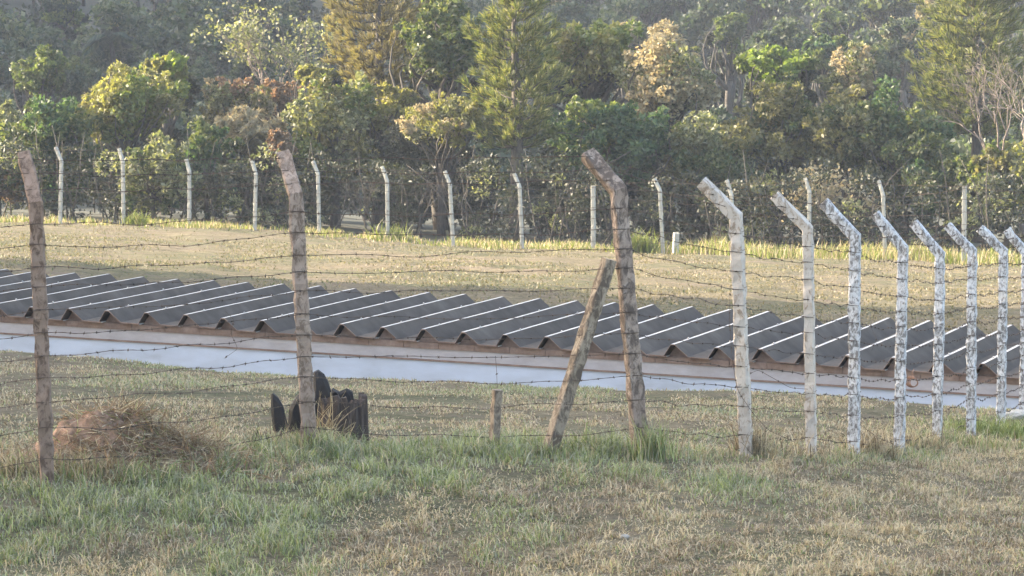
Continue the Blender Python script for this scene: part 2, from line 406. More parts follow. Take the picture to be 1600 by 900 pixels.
mb.build('eave_beam', mbeam, bld)
for n in range(N0, N1):
    mb = MB()
    e0 = n * PITCH_S - .2 * PITCH_S; p = PITCH_S
    tri = [(.03 * p, -.02), (.2 * p, HS - .03), (.545 * p, -.02)]
    r0, r1 = .03, .055
    V = [tuple(bpt(e0 + a, r, z)) for r in (r0, r1) for (a, z) in tri]
    mb.faces(V, [(0, 2, 1), (3, 4, 5), (0, 1, 4, 3), (1, 2, 5, 4), (2, 0, 3, 5)])
    mb.build('eave_infill', mbeam, bld)
mb = MB(); bbox_e(mb, E0, E1, 0.0, .07, -.25, -.107, False); mb.build('concrete_lintel', mband, bld)
mb = MB(); bbox_e(mb, E0, E1, -.012, .065, -.274, -.252, False); mb.build('brown_strip', mbeam, bld)  # thin brown strip between lintel and wall
mb = MB(); RB = LEN * .93
bbox_e(mb, E0, E1, .012, .15, -2.4, -.262, False)
bbox_e(mb, E0, E1, RB - .14, RB, -2.6, -.03)
bbox_e(mb, E0, E0 + .14, .155, RB - .145, -2.6, -.03)
bbox_e(mb, E1 - .14, E1, .155, RB - .145, -2.6, -.03)
mb.build('wall', mwall, bld)

# rusty wire coil hanging from the eave
rust, nt, b = new_mat('rusty_iron')
nt.links.new(ramp(nt, noise(nt, 25, 5), [(.3, (.10, .05, .03)), (.7, (.30, .17, .11))]), b.inputs['Base Color']); b.inputs['Roughness'].default_value = .9
cc = at(1428, 594, 41.7); cc = cc - r_h * .12
mb = MB()
for k in range(4):
    th = np.linspace(0, 2 * math.pi, 26); rr = .075 - .008 * k
    pts = [cc + e_dir * (rr * math.cos(t) + .012 * k) + Vector((0, 0, rr * math.sin(t) * (.9 + .04 * k))) - r_h * (.012 * k + .006 * math.sin(2 * t)) for t in th]
    mb.tube(pts, .007, 5)
mb.tube([cc + Vector((0, 0, .07)), cc + Vector((0, 0, .12)) + r_h * .06, cc + Vector((0, 0, .14)) + r_h * .10], .006, 5)
tag(mb.build('wire_coil', rust, origin=tuple(cc)), 'small rusty coil of wire hanging from the eave beam of the building', 'wire coil')

# ------------------------------------------------------------------ fences
def bent_post(mb, base, knee, tip, w, yaw, bury=.3, chamf=.10, jit=.0035, d=None, taper=1.0, seed=0):
    """square post swept base -> knee -> tip with a mitred bend"""
    rg = np.random.default_rng(seed)
    d = d or w; c = chamf * w
    sec = [(-w/2 + c, -d/2), (w/2 - c, -d/2), (w/2, -d/2 + c), (w/2, d/2 - c), (w/2 - c, d/2), (-w/2 + c, d/2), (-w/2, d/2 - c), (-w/2, -d/2 + c)]
    R = Matrix.Rotation(yaw, 3, 'Z'); sec = [R @ Vector((a, b_, 0)) for a, b_ in sec]
    base = Vector(base); knee = Vector(knee)
    up = (knee - base).normalized(); rings = []
    def rot(p, t):
        return Vector((0, 0, 1)).rotation_difference(t) @ p
    b0 = base - up * bury; n = max(3, int((knee - b0).length / .07))
    s2 = [rot(p, up) for p in sec]
    if tip is not None:
        tip = Vector(tip); arm = (tip - knee).normalized(); m = (up + arm).normalized()
        last = [p + up * (-p.dot(m) / up.dot(m)) for p in s2]
    else: last = s2
    for k in range(n):
        t = k / n; rings.append([b0.lerp(knee, t) + p * (1 + (1 - t) * .04) + Vector(rg.normal(0, jit, 3)) for p in s2])
    rings.append([knee + p for p in last])
    if tip is not None:
        s3 = [up.rotation_difference(arm) @ p for p in s2]
        na = max(2, int((tip - knee).length / .07))
        for k in range(1, na + 1):
            t = k / na
            cen = knee.lerp(tip, t)
            if t < 1:
                blend = [(last[q] * (1 - t) + s3[q] * t) if t < .35 else s3[q] for q in range(8)]
            else: blend = s3
            rings.append([cen + p * (1 - (1 - taper) * t) + Vector(rg.normal(0, jit, 3)) for p in blend])
    V = [tuple(v) for r in rings for v in r]; Fs = []
    for a in range(len(rings) - 1):
        for q in range(8): Fs.append((a * 8 + q, a * 8 + (q + 1) % 8, a * 8 + 8 + (q + 1) % 8, a * 8 + 8 + q))
    Fs.append(tuple(range(7, -1, -1))); e = (len(rings) - 1) * 8; Fs.append(tuple(range(e, e + 8)))
    mb.faces(V, Fs)

# px lists: base(x,y) knee(x,y) tip(x,y) Y, arm depth, width m, yaw deg, material, label
NEAR = [
 ((-345,815),(-362,330),(-378,255),24.0,.30,.12,4,'brown',None),
 ((74,757),(56,318),(38,243),25.0,.30,.118,5,'brown','brown stained post at the far left with its top bent back, beside the earth mound'),
 ((484,700),(462,305),(444,243),26.8,.30,.13,3,'brown_light','beige mottled post with worn pale top standing in front of the charred stump'),
 ((1001,692),(966,298),(918,241),27.5,.20,.135,17,'corner','stout leaning corner post with dark mossy bent arm, held up by a diagonal brace'),
 ((1166,714),(1150,338),(1096,284),28.3,.08,.115,-17,'pale','pale bare post right of the corner with a thick twisted arm'),
 ((1268,718),(1262,358),(1210,305),28.8,.08,.095,-16,'pale','slim pale cream post between the twisted arm post and the first flaking white one'),
 ((1334,722),(1336,370),(1287,316),29.4,.09,.118,-17,'white','first flaking whitewashed post with black lichen patches from the left'),
 ((1405,716),(1411,388),(1367,334),30.7,.09,.112,-17,'white',None),
 ((1464,706),(1469,398),(1427,348),32.0,.09,.112,-17,'white',None),
 ((1517,684),(1519,393),(1480,352),33.6,.09,.112,-17,'white',None),
 ((1564,669),(1568,393),(1531,357),35.2,.09,.110,-17,'white',None),
 ((1599,655),(1603,396),(1573,359),36.9,.09,.110,-17,'white',None),
 ((1632,642),(1634,402),(1606,368),38.8,.09,.110,-17,'white',None),
]
near = empty('barbed_wire_fence', tuple(gpx(985, 27.5)), 'tall near fence of bent arm posts strung with many rusty barbed wires, turning a corner', 'fence')
NP = []
for i_, (b_, k_, t_, Y, ad, w, yaw, mt, lab) in enumerate(NEAR):
    base = at(b_[0], b_[1], Y); knee = at(k_[0], k_[1], Y + (.02 if i_ > 3 else 0)); tip = at(t_[0], t_[1], Y + ad)
    base.z = min(base.z, gz(base.x, base.y) + .03)
    mb = MB(); w *= (.80 if mt == 'white' else .88); bent_post(mb, base, knee, tip, w, math.radians(yaw), seed=i_, jit=.0045 if mt != 'white' else .004)
    o = mb.build('post', PM[mt], near, origin=tuple(base))
    if lab: o['label'] = lab
    fn = Vector((math.sin(math.radians(yaw)), -math.cos(math.radians(yaw)), 0))
    NP.append((base, knee, tip, w, fn))
# brace
mb = MB(); a = at(862, 694, 27.3); c = at(952, 405, 27.42)
bent_post(mb, a, c, None, .102, math.radians(28), bury=.2, seed=77, jit=.003)
o = mb.build('brace', PM['brace'], near, origin=tuple(a)); 
# wires
HF = [.10, .21, .30, .385, .47, .55, .63, .705, .78, .86, .935]       # of the stem
AF = [.28, .62, .93]                                                # of the arm
def wire_path(pts, sag, seed, step=.045, wob=.006):
    rg = np.random.default_rng(seed); out = []
    for a, b2 in zip(pts[:-1], pts[1:]):
        n = max(4, int((b2 - a).length / step)); s_ = sag * rg.uniform(.2, 1.4) * (b2 - a).length / 2.4
        ph = rg.uniform(0, 6, 4); am = rg.uniform(.3, 1, 4) * wob
        kx = rg.uniform(.25, .75)
        for k in range(n):
            t = k / n
            z = -s_ * 4 * t * (1 - t) + sum(am[q] * math.sin(ph[q] + t * (5 + 6 * q)) for q in range(4)) * min(1, 8 * t * (1 - t))
            y = sum(am[3 - q] * math.sin(ph[q] * 2 + t * (4 + 7 * q)) for q in range(4)) * min(1, 8 * t * (1 - t))
            out.append(a.lerp(b2, t) + Vector((0, y, z)))
    out.append(pts[-1]); return out
def barbed(mb, path, r=.0021, barb=.13, blen=.017, seed=0, twist=True, barbr=.0016):
    rg = np.random.default_rng(seed)
    P = np.array([tuple(p) for p in path]); mb.tube(P, r, 4, 0, True)
    if twist:
        n = len(P); ph = np.arange(n) * 1.3
        Q = P + np.stack([np.zeros(n), np.cos(ph), np.sin(ph)], -1) * r * 1.5
        mb.tube(Q, r * .8, 3, 0, True)
    seg = np.linalg.norm(np.diff(P, axis=0), axis=1); cum = np.concatenate([[0], np.cumsum(seg)]); tot = cum[-1]
    s_ = rg.uniform(0, barb)
    while s_ < tot:
        c = np.array([np.interp(s_, cum, P[:, k]) for k in range(3)])
        for _ in range(2):
            d = rg.normal(0, 1, 3); d[0] *= .5; d /= np.linalg.norm(d)
            mb.tube([c - d * blen, c + d * blen], barbr, 3)
        mb.box(c, (.012, .010, .010))
        s_ += barb * rg.uniform(.85, 1.15)
def anchor(P, hf=None, af=None):
    base, knee, tip, w, fn = P
    up = (knee - base).normalized()
    if hf is not None: c = base.lerp(knee, hf)
    else: c = knee.lerp(tip, af)
    off = fn * (w * .5 + .006)
    if af is not None: off = fn * (w * .5 + .006) + Vector((0, 0, .01))
    return c + off
for q, hf in enumerate(HF):
    pts = [anchor(P, hf=hf + random.uniform(-.007, .007)) for P in NP]
    mb = MB(); barbed(mb, wire_path(pts, .035 if q > 1 else .05, 100 + q, wob=.008), seed=q)
    # wraps round each post
    for P, a in zip(NP, pts):
        base, knee, tip, w, fn = P; ctr = a - fn * (w * .5 + .006); side = Vector((-fn.y, fn.x, 0)); h = w * .5 + .005
        ring = [ctr + fn * h + side * h, ctr + fn * h - side * h, ctr - fn * h - side * h, ctr - fn * h + side * h, ctr + fn * h + side * h]
        ring = [v + Vector((0, 0, .004 * k)) for k, v in enumerate(ring)]
        rp = []
        for u, v2 in zip(ring[:-1], ring[1:]): rp += [u, u.lerp(v2, .5)]
        rp.append(ring[-1]); mb.tube(rp, .0022, 4)
    mb.build('barbed_wire', WIRE, near)
for q, af in enumerate(AF):
    pts = [anchor(P, af=af) for P in NP]
    mb = MB(); barbed(mb, wire_path(pts, .03, 200 + q, wob=.008), seed=50 + q); mb.build('barbed_wire', WIRE, near)
# loose ends and droppers
def loose(pxs, Y, seed, r=.0022):
    rg = np.random.default_rng(seed); pts = [at(x, y, Y + dy) for x, y, dy in pxs]
    P = np.array([tuple(p) for p in pts]); t = np.linspace(0, 1, len(P)); tt = np.linspace(0, 1, len(P) * 8)
    Q = np.stack([np.interp(tt, t, P[:, k]) for k in range(3)], -1) 
    for _ in range(3): Q[1:-1] = .25 * Q[:-2] + .5 * Q[1:-1] + .25 * Q[2:]
    mb = MB(); barbed(mb, [Vector(q) for q in Q], r, .16, .014, seed, False); o = mb.build('loose_wire', WIRE, near)
    return o
loose([(1141,445,0),(1140,500,0),(1144,560,0),(1152,610,0),(1176,645,0),(1200,672,0),(1240,690,0)], 28.2, 1)
loose([(1168,585,0),(1185,578,.1),(1210,592,.1),(1235,606,.1),(1262,608,0)], 28.6, 2)
loose([(1335,655,0),(1350,668,0),(1372,684,0),(1396,694,0)], 29.8, 3)
loose([(774,556,0),(776,580,0),(777,606,0)], 27.3, 4, .0018)
loose([(352,486,0),(366,500,0),(360,520,0),(372,545,0),(350,560,0)], 26.4, 5, .0014)
loose([(1363,470,0),(1366,490,0),(1360,510,0),(1370,530,0),(1362,548,0)], 30.0, 6, .0014)

# short cut-off stub standing in the grass
mb = MB(); base = at(771, 707, 27.1); base.z = gz(base.x, base.y); top = at(777, 609, 27.1)
bent_post(mb, base, top, None, .068, math.radians(24), bury=.15, seed=5, jit=.003, chamf=.06)
tag(mb.build('wooden_stake', PM['brace'], origin=tuple(base)), 'short square cut off stake standing between the brace and the charred stump', 'stake')

# far fence
FAR = [((94,346),(96,252),(87,230)),((193,352),(192,253),(186,232)),((296,357),(296,268),(291,249)),((398,362),(400,272),(394,251)),((499,364),(497,272),(489,252)),
 ((606,379),(605,283),(597,260)),((708,382),(703,287),(695,267)),((816,388),(812,292),(803,271)),((927,395),(927,290),None),((1036,397),(1031,297),(1022,279)),
 ((1147,400),(1143,305),(1136,281)),((1264,404),(1265,300),(1258,278)),((1383,406),(1380,305),(1373,282)),((1506,414),(1507,291),None),((1632,418),(1632,320),(1624,298))]
FAR = [((-10,340),(-9,247),(-17,226))] + FAR
far = empty('wire_fence', tuple(gpx(800, 100.5)), 'distant fence of thin whitish bent posts along the edge of the wood', 'fence')
FP = []
for i_, (b_, k_, t_) in enumerate(FAR):
    Y = float(np.interp(b_[0], [0, 500, 1000, 1600], [104, 103, 100, 95]))
    base = at(b_[0], b_[1], Y); base.z = min(base.z, gz(base.x, base.y) + .02); knee = at(k_[0], k_[1], Y)
    tip = at(t_[0], t_[1], Y + .1) if t_ else None
    mb = MB(); bent_post(mb, base, knee, tip, .095 if t_ else .115, math.radians(-20), seed=200 + i_, jit=.003)
    o = mb.build('post', PM['far'], far, origin=tuple(base))
    if not t_: o['label'] = 'straight grey post without a bent arm'
    FP.append((base, knee, tip or knee, .15, Vector((.1, -1, 0))))
for q, hf in enumerate([.18, .35, .52, .68, .84, .98]):
    pts = [anchor(P, hf=hf) for P in FP]
    mb = MB(); barbed(mb, wire_path(pts, .05, 300 + q, step=.25, wob=.012), r=.005, barb=.4, blen=.03, seed=q, twist=False, barbr=.003); mb.build('barbed_wire', WIRE, far)
pts = [anchor(P, af=.8) for P in FP]
mb = MB(); barbed(mb, wire_path(pts, .05, 330, step=.25, wob=.012), r=.005, barb=.4, blen=.03, seed=9, twist=False, barbr=.003); mb.build('barbed_wire', WIRE, far)
base = gpx(1055, 99.0); mb = MB(); bent_post(mb, base, base + Vector((.03, 0, .66)), None, .16, .2, bury=.2, seed=8)
tag(mb.build('stub_post', PM['far'], origin=tuple(base)), 'short pale stump of a post in the grass at the foot of the far fence', 'post')

# ------------------------------------------------------------------ foliage builders
def unit(n, rg):
    v = rg.normal(0, 1, (n, 3)); return v / np.linalg.norm(v, axis=1, keepdims=True)
def leaf_quads(c, n, size, rg, elong=1.7, axis=None, spread=1.0):
    """diamond leaves at centres c (N,3)"""
    N = len(c); a = unit(N, rg)
    if axis is not None: a = a * spread + axis; a /= np.maximum(np.linalg.norm(a, axis=1, keepdims=True), 1e-6)
    b_ = np.cross(a, unit(N, rg)); b_ /= np.maximum(np.linalg.norm(b_, axis=1, keepdims=True), 1e-6)
    s_ = size * rg.uniform(.6, 1.35, (N, 1))
    A = a * s_ * elong * .5; B = b_ * s_ * .5
    return np.stack([c - A, c + B - A * .1, c + A, c - B - A * .1], 1)
def crown_leaves(mb, lumps, n, size, rg, elong=1.7, shell=.55, mat=0, droop=0.0):
    r3 = np.array([r ** 1.7 for _, r in lumps]); cnt = (n * r3 / r3.sum()).astype(int) + 4
    allc = []; axs = []
    for (c, r), k in zip(lumps, cnt):
        d = unit(k, rg); d[:, 2] = np.where(rg.random(k) < .35, np.abs(d[:, 2]), d[:, 2])
        # irregular lump surface made of sprays
        sp = unit(max(5, k // 30), rg); w_ = (d @ sp.T).max(1)
        rad = r * (shell + (1 - shell) * rg.random(k) ** .6) * (.45 + .75 * w_ ** 2)
        allc.append(np.asarray(c) + d * rad[:, None] * np.array([1, 1, .82])); axs.append(d + np.array([0, 0, -droop]))
    C_ = np.concatenate(allc); AX = np.concatenate(axs)
    mb.quads(leaf_quads(C_, len(C_), size, rg, elong, AX, 1.1), mat)
def branch(mb, a, b2, r0, r1, rg, bend=.12, k=5, n=5):
    a = np.asarray(a, float); b2 = np.asarray(b2, float); L = np.linalg.norm(b2 - a)
    off = rg.normal(0, bend * L * .5, 3); off[2] = abs(off[2]) * .3
    t = np.linspace(0, 1, n)[:, None]
    P = a + (b2 - a) * t + off * (4 * t * (1 - t)) + rg.normal(0, .012 * L, (n, 3)) * (t > 0) * (t < 1)
    mb.tube(P, np.linspace(r0, r1, n), k, 0); return P
def lumps_in(cx_, cy_, zc, a, b_, c, n, rg, rf=(.28, .46)):
    out = []
    for _ in range(n):
        d = unit(1, rg)[0] * rg.random() ** .4
        r = rg.uniform(*rf) * min(a, c * 1.2)
        out.append((np.array([cx_ + d[0] * (a - r * .8), cy_ + d[1] * (b_ - r * .6), zc + d[2] * max(c - r * .7, .1)]), r))
        c0 = out[-1][0]
        for _ in range(3):
            e = unit(1, rg)[0]; e[2] = abs(e[2]) * .8 - .1; o_ = c0 - np.array([cx_, cy_, zc]); e = e + o_ / (np.linalg.norm(o_) + 1e-6) * .7; e /= np.linalg.norm(e)
            out.append((c0 + e * r * rg.uniform(.85, 1.25), r * rg.uniform(.22, .45)))
    return out
LAYERS = {}
def tree(label, px, top, bot, hw, Y, mat, name='broadleaf_tree', cat='tree', n=4500, size=.11, nl=16, seed=0, elong=1.7, mats2=None, group=None, trunkpx=None, bark=None, depth=1.0, rf=(.20,.42), basey=None, skirt=True):
    """crown spans rows top..bot and px +- hw of the photo at distance Y"""
    rg = np.random.default_rng(seed + 1000)
    gp = gpx(trunkpx if trunkpx is not None else px, Y)
    T_ = at(px, top, Y); B_ = at(px, bot, Y); zt, zb = T_.z, max(B_.z, gp.z + .2)
    a = 1.1 * hw * Y / F_PX; c = (zt - zb) / 2; n = int(n * 1.25); zc = (zt + zb) / 2
    if c < .3: c = .3
    lm = lumps_in(T_.x, Y, zc, a, a * depth, c, int(nl * 1.7), rg, rf)
    sk = []
    if skirt and zb - gp.z > .5:
        hgt = zb - gp.z + .5 * c
        for q in range(int(5 + 3.2 * hgt * a)):
            zz = gp.z + .3 + rg.random() * hgt
            sk.append((np.array([T_.x + rg.uniform(-.8, .8) * a, Y + rg.uniform(.1, 1.4) * min(a, 1.2), zz]), rg.uniform(.22, .42) * min(a, 1.3)))
        nsk = int(n * .6 * hgt / max(2 * c, .5))
    root = empty(name, tuple(gp), label, cat, group)
    tb = MB(); H = zc - gp.z; r0 = max(.05, .035 * (zt - gp.z))
    mid = np.array([gp.x * .4 + T_.x * .6, Y, gp.z + H * .7])
    branch(tb, (gp.x, Y, gp.z - .3), mid, r0, r0 * .6, rg, .06, 7, 7)
    for (lc, lr) in lm[::5]:
        st_ = mid + np.array([0, 0, rg.uniform(-.45, .15) * H * .7]); branch(tb, st_, lc, r0 * .3, r0 * .05, rg, .3, 5, 6)
    tb.build('trunk', bark or BARK, root)
    cb = MB(); ms = [LM[mat]]
    if mats2:
        ms += [LM[m_] for m_ in mats2]
        for q in range(len(ms)): crown_leaves(cb, [l for z_, l in enumerate(lm) if (z_ // 4) % len(ms) == q] or lm[:1], n // len(ms), size, rg, elong, mat=q)
    else: crown_leaves(cb, lm, n, size, rg, elong)
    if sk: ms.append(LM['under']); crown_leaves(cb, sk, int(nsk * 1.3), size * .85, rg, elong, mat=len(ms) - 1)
    cb.build('crown', ms, root)
    return root
def pine(label, px, top, bot, hw, Y, mat='needle', n_wh=22, seed=0, bark=None, tuft=1.0, trunkpx=None, needles=26, nlen=.36):
    rg = np.random.default_rng(seed + 5000)
    gp = gpx(trunkpx or px, Y); T_ = at(px, top, Y); B_ = at(px, bot, Y); W = hw * Y / F_PX
    root = empty('pine_tree', tuple(gp), label, 'tree')
    tb = MB(); H = T_.z - gp.z; r0 = .028 * H
    tr = np.array([[gp.x + (T_.x - gp.x) * t + .06 * math.sin(5 * t), Y, gp.z - .3 + (H + .3) * t] for t in np.linspace(0, 1, 14)])
    tb.tube(tr, np.linspace(r0, .02, 14), 8)
    cs = []; ax = []
    for k in range(n_wh):
        t = (k + .5) / n_wh; z = B_.z + (T_.z - B_.z) * t
        prof = (1 - t) ** .62 * min(1, .55 + 2.2 * t) * 1.08 + .05
        c0 = np.array([np.interp(z, tr[:, 2], tr[:, 0]), Y, z])
        nb = rg.integers(5, 8); a0 = rg.uniform(0, 6.28)
        for q in range(nb):
            an = a0 + q * 6.283 / nb + rg.normal(0, .25); L = W * prof * rg.uniform(.6, 1.15)
            dirv = np.array([math.cos(an), math.sin(an), 0]); rise = rg.uniform(.05, .35) * (.4 + t)
            n_ = 7; tt = np.linspace(0, 1, n_)
            P = c0 + dirv * (L * tt)[:, None] + np.array([0, 0, 1.0]) * (L * (rise * tt + .18 * tt ** 2 - .12 * np.sin(3.14 * tt)))[:, None]
            tb.tube(P, np.linspace(.035 * (1.2 - t), .008, n_), 4)
            nt_ = max(3, int(L * 5.5 * tuft))
            for s_ in np.linspace(.28, 1.0, nt_):
                base = np.array([np.interp(s_, tt, P[:, m_]) for m_ in range(3)])
                side = np.cross(dirv, [0, 0, 1]) * rg.normal(0, .22) * L * (1.15 - s_) + np.array([0, 0, rg.normal(.03, .05)])
                cs.append(base + side); d = dirv * .8 + side * .6 + np.array([0, 0, .75]); ax.append(d / np.linalg.norm(d))
    tb.build('trunk', bark or BARK, root)
    cs = np.repeat(np.array(cs), needles, 0); ax = np.repeat(np.array(ax), needles, 0); N = len(cs)
    d = ax * 1.0 + unit(N, rg) * .62; d /= np.linalg.norm(d, axis=1, keepdims=True)
    s_ = np.cross(d, unit(N, rg)); s_ /= np.linalg.norm(s_, axis=1, keepdims=True)
    L = rg.uniform(.55, 1.1, (N, 1)) * nlen; w = .016
    cs = cs + unit(N, rg) * .03
    cb = MB(); cb.quads(np.stack([cs - s_ * w, cs + s_ * w, cs + d * L + s_ * w * .5, cs + d * L - s_ * w * .5], 1))
    cb.build('crown', LM[mat], root); return root
def bare(label, px, top, basepy, hw, Y, seed=0, lean=0.0, depth=5, cat='tree', name='bare_tree', thick=.07, leafmat=None, nleaf=0, mat=None):
    rg = np.random.default_rng(seed + 9000)
    gp = gpx(px, Y); H = at(px, top, Y).z - gp.z; W = hw * Y / F_PX
    root = empty(name, tuple(gp), label, cat)
    tb = MB(); tips = []
    def rec(p, d, L, r, k):
        e = p + d * L; branch(tb, p, e, r, r * .62, rg, .14, 4 if k > 1 else 6, 4)
        tips.append(e)
        if k >= depth: return
        for _ in range(rg.integers(2, 4) + (1 if k == 0 else 0)):
            nd = d + unit(1, rg)[0] * (.62 if k else .75); nd[2] += .12; nd[0] += lean * .3; nd /= np.linalg.norm(nd)
            rec(p + d * L * rg.uniform(.65, 1.0), nd, L * rg.uniform(.6, .85), r * .58, k + 1)
    d0 = np.array([lean, 0, 1.0]); d0 /= np.linalg.norm(d0)
    rec(np.array([gp.x, gp.y, gp.z - .2]), d0, H * .36, thick, 0)
    tb.build('trunk', mat or TWIG, root)
    if nleaf:
        tips = np.array(tips); c = tips[rg.integers(0, len(tips), nleaf)] + rg.normal(0, .12, (nleaf, 3))
        cb = MB(); cb.quads(leaf_quads(c, nleaf, .09, rg)); cb.build('crown', LM[leafmat], root)
    return root

# ------------------------------------------------------------------ the wood behind the far fence (px, top, crown bottom, half width, distance)
T = tree
T('dark russet brown bush at the far left end of the wood', 0, 225, 335, 45, 109, 'russet', 'bush', 'bush', 3000, .10, 12, 1, mats2=['dark'])
T('tall dark green tree filling the left edge of the wood', 85, 140, 335, 85, 112, 'dark', n=7500, seed=2, nl=22, mats2=['teal', 'dark'])
T('round crowned tree with yellow green leaves on its left side and browned top', 200, 100, 235, 82, 114, 'yellow', n=7500, seed=3, nl=20, mats2=['olive', 'mid'], size=.10)
T('yellow topped crown peeping out behind the round crowned tree', 262, 78, 150, 42, 121, 'yellow', n=3200, seed=4, nl=11, mats2=['lime'])
T('fresh green tree with a pointed top at the upper left', 62, 70, 150, 40, 135, 'mid', n=4200, seed=5, mats2=['dark'])
T('pale grey green tree low on the far left behind the dark tree', 20, 150, 260, 50, 126, 'grey', n=3600, seed=6)
T('loose silvery leaved shrub behind the third and fourth far posts', 240, 215, 348, 62, 107.5, 'grey', 'shrub', 'shrub', 3000, .10, 14, 7, mats2=['grey', 'dark'])
T('dark green bushy tree right of the silvery shrub', 325, 190, 345, 55, 110, 'dark', n=4200, seed=8, mats2=['teal'])
T('domed brown vine covered tree', 375, 118, 210, 62, 121, 'tan', n=5200, seed=9, nl=16, mats2=['russet', 'olive', 'grey'], size=.09)
T('rusty orange dome of dry foliage beside the vine covered tree', 440, 122, 200, 36, 124, 'russet', n=3000, seed=10, size=.09)
T('pale straw coloured thicket lit by the sun above the fourth far post', 385, 165, 255, 62, 113, 'tan', 'thicket', 'bush', 5200, .07, 18, 11, elong=4.0)
T('low russet bush behind the worn top of the beige post', 435, 205, 262, 34, 111, 'russet', 'bush', 'bush', 1800, .08, 8, 12)
bare('wispy bare grey tree reaching above the brown dome', 478, 22, 380, 60, 125, 13, depth=6, thick=.09, leafmat='grey', nleaf=2200)
T('tall loose grey green tree with a yellowish top', 525, 90, 300, 80, 113, 'grey', n=7500, seed=14, nl=24, mats2=['olive', 'grey', 'mid'], size=.10)
T('small yellow green crown at the foot of the wispy bare tree', 490, 92, 150, 34, 118, 'yellow', n=2200, seed=15, nl=8)
pine('tall browned pine with drooping needles, cut by the top of the picture', 592, -130, 150, 95, 119, 'needle_brown', 20, 16)
T('dense dark broadleaf tree between the two pines with bright vine leaves on its left', 690, -5, 150, 72, 116, 'dark', n=8000, seed=17, nl=24, mats2=['dark', 'mid', 'dark'], size=.11)
T('pale yellow green and straw coloured bush under the dark broadleaf tree', 690, 150, 232, 85, 110, 'yellow', 'bush', 'bush', 6500, .075, 20, 18, mats2=['yellow', 'grey', 'tan'])
T('warm green bush left of the straw coloured one', 610, 120, 215, 45, 114, 'yellow', 'bush', 'bush', 3000, .09, 12, 19, mats2=['olive'])
pine('slender green pine with a pale bare lower trunk in the middle of the wood', 805, -100, 235, 84, 109, 'needle', 22, 20, BARK, 1.0)
T('yellow green broadleaf tree right of the slender pine', 920, 22, 150, 74, 117, 'yellow', n=7000, seed=21, nl=22, mats2=['mid', 'olive'])
T('wide deep blue green tree spreading over the middle of the far fence', 950, 150, 290, 108, 110, 'teal', n=11000, seed=22, nl=28, mats2=['teal', 'teal', 'mid'], size=.11)
0 and T('small yellow green bush tucked under the blue green tree', 905, 195, 240, 24, 107, 'lime', 'bush', 'bush', 900, .09, 6, 23)
T('round pale tan crown of dry leaves', 1045, 48, 205, 74, 114, 'tan', n=10500, seed=24, nl=26, size=.09, mats2=['tan', 'tan', 'grey'])
T('olive grey tree below the tan crown', 1110, 170, 330, 85, 110, 'olive', n=7500, seed=25, nl=22, mats2=['grey', 'dark'], size=.10)
T('bright lime green vine smothered crown', 1215, 66, 135, 66, 117, 'lime', n=6500, seed=26, nl=18, mats2=['lime', 'mid'])
T('olive brown tree under the lime green crown', 1210, 120, 290, 72, 112, 'olive', n=6500, seed=27, nl=20, mats2=['dark', 'olive'], size=.10)
T('pale feathery tan crown between the lime crown and the right pine', 1335, 72, 160, 52, 118, 'tan', n=4500, seed=28, nl=13, mats2=['grey'], size=.08)
T('grey green tree under the feathery tan crown', 1318, 130, 300, 80, 112, 'grey', n=7500, seed=29, nl=22, mats2=['olive', 'dark'], size=.10)
T('dark rounded tree left of the large right hand pine', 1410, 120, 325, 84, 111, 'dark', n=9000, seed=30, nl=24, mats2=['grey', 'teal', 'dark'], size=.10)
pine('large spreading pine near the right edge of the picture', 1525, -120, 210, 108, 116, 'needle', 22, 31, None, 1.0)
T('dark green shrub under the large right hand pine', 1480, 215, 360, 60, 109, 'dark', 'shrub', 'shrub', 4500, .10, 16, 32, mats2=['teal'])
T('sunlit yellow green bush at the right edge', 1570, 208, 345, 62, 108, 'yellow', 'bush', 'bush', 5200, .10, 16, 33, mats2=['mid', 'olive'])
bare('bare tree with tangled pale branches at the right edge', 1592, 40, 380, 60, 108, 36, lean=-.15, depth=6, thick=.11)
bare('golden twiggy thicket behind the second far post from the right', 1235, 250, 395, 50, 105, 35, depth=6, thick=.04, name='thicket', cat='bush', leafmat='tan', nleaf=900)
bare('golden leaved brush above the twiggy thicket', 1300, 262, 395, 50, 104, 38, depth=6, thick=.035, name='thicket', cat='bush', leafmat='tan', nleaf=700)
T('low brownish shrub at the foot of the wood right of the corner post', 1180, 262, 370, 48, 107, 'olive', 'shrub', 'shrub', 2600, .09, 12, 37, mats2=['tan'])
for k, (px, top, Y, lab) in enumerate([(575,250,107,'thin dark trunk leaning right of the fifth far post'),(660,240,108,'thin crooked trunk in the shade left of the slender pine'),(742,235,108,'slim sapling in the shade just left of the slender pine'),(985,285,107,'thin dark sapling under the blue green tree')]):
    bare(lab, px, top, 380, 30, Y, 50 + k, lean=random.uniform(-.2, .2), depth=4, thick=.05, name='sapling', mat=BARK)

